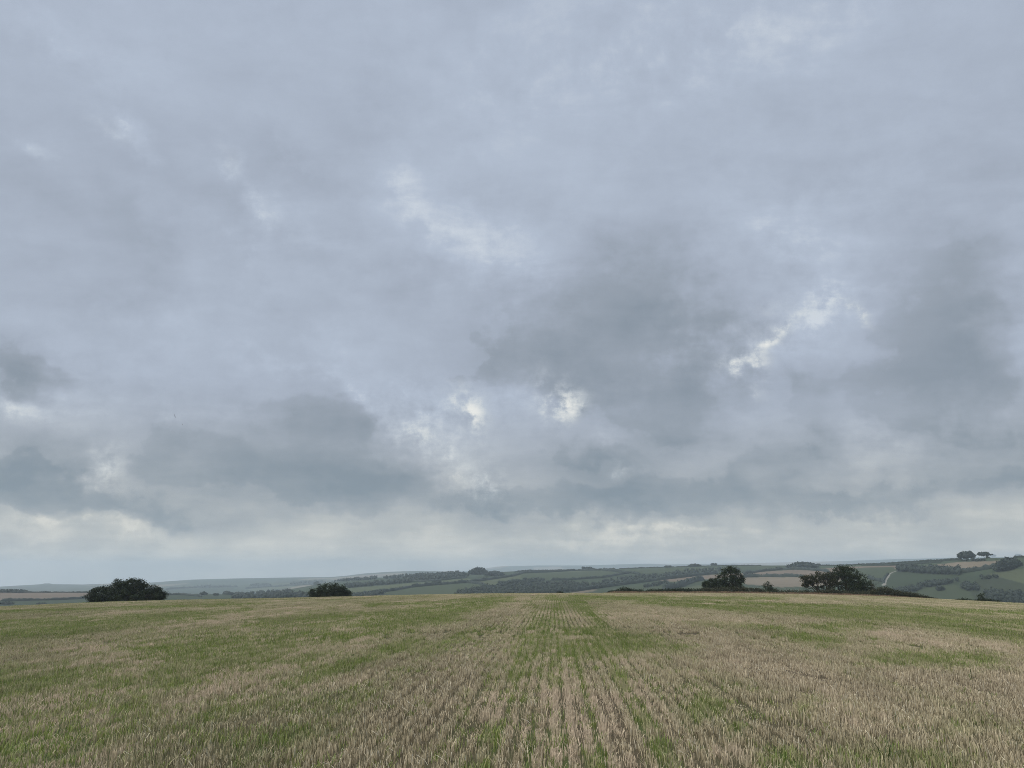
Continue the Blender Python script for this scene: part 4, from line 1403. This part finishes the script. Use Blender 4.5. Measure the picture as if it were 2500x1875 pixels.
def stubble():
    PX, PY, IDX, SC, TI, GR = [], [], [], [], [], []
    for (ss, sl, d0, d1, (i0, i1)) in ((0.40, ROW, 4.5, 24, I_NEAR), (0.85, ROW * 2, 24, 55, I_MID), (1.9, ROW * 4, 55, 105, I_FAR), (3.8, ROW * 8, 105, 186, I_BROW)):
        X, Y, L, S = field_grid(ss, sl, d0, d1, 0.5)
        g = green_at(X, Y)
        bare = fbm(L / 0.30, S / 0.9, 51, 3)
        gap = fbm(L / 0.17 * 1.0, S / 6.0, 57, 2)      # a drill row that came up thin
        low = np.clip(0.45 + 2.2 * (bare - 0.20), 0.45, 1.0) * np.where(gap < 0.22, 0.6, 1.0)      # trodden or thin spots stand lower
        n = X.size
        tone = 0.55 * fbm(L / 3.0, S / 12.0, 61, 3) + 0.45 * fbm(L / 0.4, S / 1.0, 63, 2)
        tone = np.clip((tone - 0.5) * 2.2 + 0.5 + rng.normal(size=n) * 0.08, 0, 1)
        PX.append(X); PY.append(Y)
        IDX.append(rng.integers(i0, i1, n))
        hz = (0.80 + 0.5 * fbm(L / 1.5, S / 4.0, 71, 3)) * rng.uniform(0.9, 1.1, n) * low
        SC.append(np.stack([np.ones(n), np.ones(n), hz], 1))
        TI.append(tone); GR.append(np.clip(g * 1.1 + 0.25 * np.clip((np.hypot(X, Y) - 40) / 80, 0, 1), 0, 1))
    X = np.concatenate(PX); Y = np.concatenate(PY)
    Z = ground_near(X, Y)
    n = X.size
    flip = rng.integers(0, 2, n) * math.pi
    rot = np.stack([np.zeros(n), np.zeros(n), -ROWDIR + flip], 1)
    o = scatter_object('stubble', np.stack([X, Y, Z], 1), rot, np.vstack(SC), np.concatenate(IDX), np.concatenate(TI), np.concatenate(GR), STUB, M_STALK)
    tag(o, 'dense cut straw stubble in drill rows covering the whole field', 'stubble', kind='stuff')
    print('stubble patches', n)


def regrowth():
    PX, PY, IDX, SC, TI = [], [], [], [], []
    for (ss, sl, d0, d1, (i0, i1), dens) in ((0.22, ROW, 4.5, 24, B_NEAR, 1.0), (0.6, ROW, 24, 55, B_MID, 1.0), (1.4, ROW * 2, 55, 105, B_FAR, 1.1), (2.8, ROW * 12, 105, 186, B_BROW, 1.15)):
        X, Y, L, S = field_grid(ss, sl, d0, d1, 1.0)
        off = ROW * 0.5 if sl <= ROW * 2 else 0.0          # most of it comes up between the rows
        j = rng.normal(size=X.size) * (0.035 if off else sl * 0.3)
        X = X + (off + j) * RDY; Y = Y - (off + j) * RDX
        g = green_at(X, Y)
        keep = rng.random(X.size) < g * dens
        X, Y, g, L, S = X[keep], Y[keep], g[keep], L[keep], S[keep]
        n = X.size
        PX.append(X); PY.append(Y); IDX.append(rng.integers(i0, i1, n))
        s = (0.62 + 0.55 * g) * rng.uniform(0.75, 1.25, n)
        SC.append(np.stack([np.ones(n), np.ones(n), s], 1))
        TI.append(np.clip(0.3 + 0.9 * (fbm(L / 2.0, S / 5.0, 81, 3) - 0.3) + rng.normal(size=n) * 0.1, 0, 1))
    # darker arching weeds here and there
    m = 420
    D = np.sqrt(rng.uniform(6 ** 2, 70 ** 2, m)); A = rng.uniform(-.62, .62, m)
    X, Y = D * np.sin(A), D * np.cos(A)
    g = green_at(X, Y)
    keep = rng.random(m) < 0.25 + g
    X, Y = X[keep], Y[keep]; n = X.size
    PX.append(X); PY.append(Y); IDX.append(rng.integers(*B_WEED, n))
    s = rng.uniform(0.4, 0.85, n)
    SC.append(np.stack([s, s, s], 1)); TI.append(rng.uniform(0, .3, n))
    X = np.concatenate(PX); Y = np.concatenate(PY); n = X.size
    rot = np.stack([np.zeros(n), np.zeros(n), rng.uniform(-.5, .5, n) + rng.integers(0, 2, n) * math.pi], 1)
    o = scatter_object('regrowth', np.stack([X, Y, ground_near(X, Y)], 1), rot, np.vstack(SC), np.concatenate(IDX), np.concatenate(TI), np.zeros(n), GRASS, M_BLADE)
    tag(o, 'green volunteer grass growing in streaks and patches through the stubble', 'grass', kind='stuff')
    print('regrowth tufts', n)


stubble()
regrowth()


def margin():
    """the uncut brown grass margin below the right hand hedge"""
    r = np.random.default_rng(88)
    n = 9000
    px = r.uniform(1470, 2300, n)
    bot = np.interp(px, [1470, 1700, 1900, 2150, 2300], [1450, 1450, 1452, 1458, 1465])
    d = r.uniform(163, 172, n)
    x, y, _ = ray(px, bot)
    X, Y = x * d, y * d
    Z = ground_near(X, Y)
    h = (0.22 + 0.45 * fbm(px / 14, d / 2, 5, 3)) * np.interp(px, [1470, 1500, 2000, 2150, 2300], [.4, 1.0, 1.0, .8, .4])
    a = r.uniform(0, math.pi, n); w = 0.035
    dx, dy = np.cos(a) * w, np.sin(a) * w
    lx, ly = r.normal(size=n) * .12, r.normal(size=n) * .12
    V = np.stack([np.stack([X - dx, Y - dy, Z], 1), np.stack([X + dx, Y + dy, Z], 1), np.stack([X + lx + dx * .3, Y + ly + dy * .3, Z + h], 1), np.stack([X + lx - dx * .3, Y + ly - dy * .3, Z + h], 1)], 1).reshape(-1, 3)
    o = mesh_obj('margin_grass', V, np.arange(4 * n).reshape(n, 4), M_DRY, attrs={'rnd': ('FLOAT', np.repeat(np.clip(.5 + r.normal(size=n) * .25, 0, 1), 4))})
    tag(o, 'rough reddish brown grass margin along the foot of the right hand hedge', 'grass', kind='stuff')


margin()

# ----------------------------------------------------------------------------
# two birds
# ----------------------------------------------------------------------------
def bird(label, px, v, d, span, bank, yaw):
    body = [(-.42, .012), (-.34, .05), (-.18, .085), (.0, .10), (.18, .085), (.28, .06), (.34, .055), (.40, .035), (.46, .006)]
    V, F = tube([(0, y * .55, .01 * math.sin(y * 4)) for y, _ in body], [q * .55 for _, q in body], 8)
    parts = [(V, F)]
    for s in (-1, 1):
        W = np.array([(s * .03, .13, .02), (s * .25, .19, .07), (s * .55, .03, .06), (s * .50, -.02, .055), (s * .25, .03, .06), (s * .03, -.08, .02)])
        Wv = np.vstack([W, W - np.array([0, 0, .014])])
        Wf = [(0, 1, 4, 5), (1, 2, 3, 4), (11, 10, 7, 6), (10, 9, 8, 7), (0, 6, 7, 1), (1, 7, 8, 2), (2, 8, 9, 3), (3, 9, 10, 4), (4, 10, 11, 5), (5, 11, 6, 0)]
        parts.append((Wv, np.array(Wf)))
        T = np.array([(s * .005, -.17, .0), (s * .05, -.20, .0), (s * .10, -.36, .0), (s * .03, -.28, .0)])
        Tv = np.vstack([T, T - np.array([0, 0, .01])])
        parts.append((Tv, np.array([(0, 1, 2, 3), (7, 6, 5, 4), (0, 4, 5, 1), (1, 5, 6, 2), (2, 6, 7, 3), (3, 7, 4, 0)])))
    V, F = join(parts)
    o = mesh_obj('bird', V * span, F, M_FEATHER)
    o.location = to_world(px, v, d)
    o.rotation_euler = (math.radians(12), math.radians(bank), math.radians(yaw))
    tag(o, label, 'bird', 'birds flying in the left sky')


bird('upper larger dark bird gliding in the left sky', 427, 1016, 90, 0.40, 68, 60)
bird('lower tiny dark bird below the larger bird in the left sky', 445, 1035.5, 130, 0.30, 62, 50)

# ----------------------------------------------------------------------------
# haze
# ----------------------------------------------------------------------------
def haze():
    zs = TZ.min() - 1.5
    top = float(TZ.max()) + 6.0
    e = 11600.0
    V = [(-e, -e, zs), (e, -e, zs), (e, e, zs), (-e, e, zs), (-e, -e, top), (e, -e, top), (e, e, top), (-e, e, top)]
    F = np.array([(3, 2, 1, 0), (4, 5, 6, 7), (0, 1, 5, 4), (1, 2, 6, 5), (2, 3, 7, 6), (3, 0, 4, 7)])
    m = bpy.data.materials.new('haze')
    m.use_nodes = True
    nt = m.node_tree
    nt.nodes.clear()
    out = nt.nodes.new('ShaderNodeOutputMaterial')
    pv = nt.nodes.new('ShaderNodeVolumePrincipled')
    pv.inputs['Color'].default_value = (0.77, 0.90, 1.0, 1)
    pv.inputs['Density'].default_value = 1.5e-4
    pv.inputs['Anisotropy'].default_value = 0.1
    nt.links.new(pv.outputs[0], out.inputs['Volume'])
    o = mesh_obj('haze', V, F, m)
    tag(o, 'pale blue haze hanging over the far valleys and hills', 'haze', kind='stuff')
    print('haze', zs, top, 'land max', TZ.max())


haze()
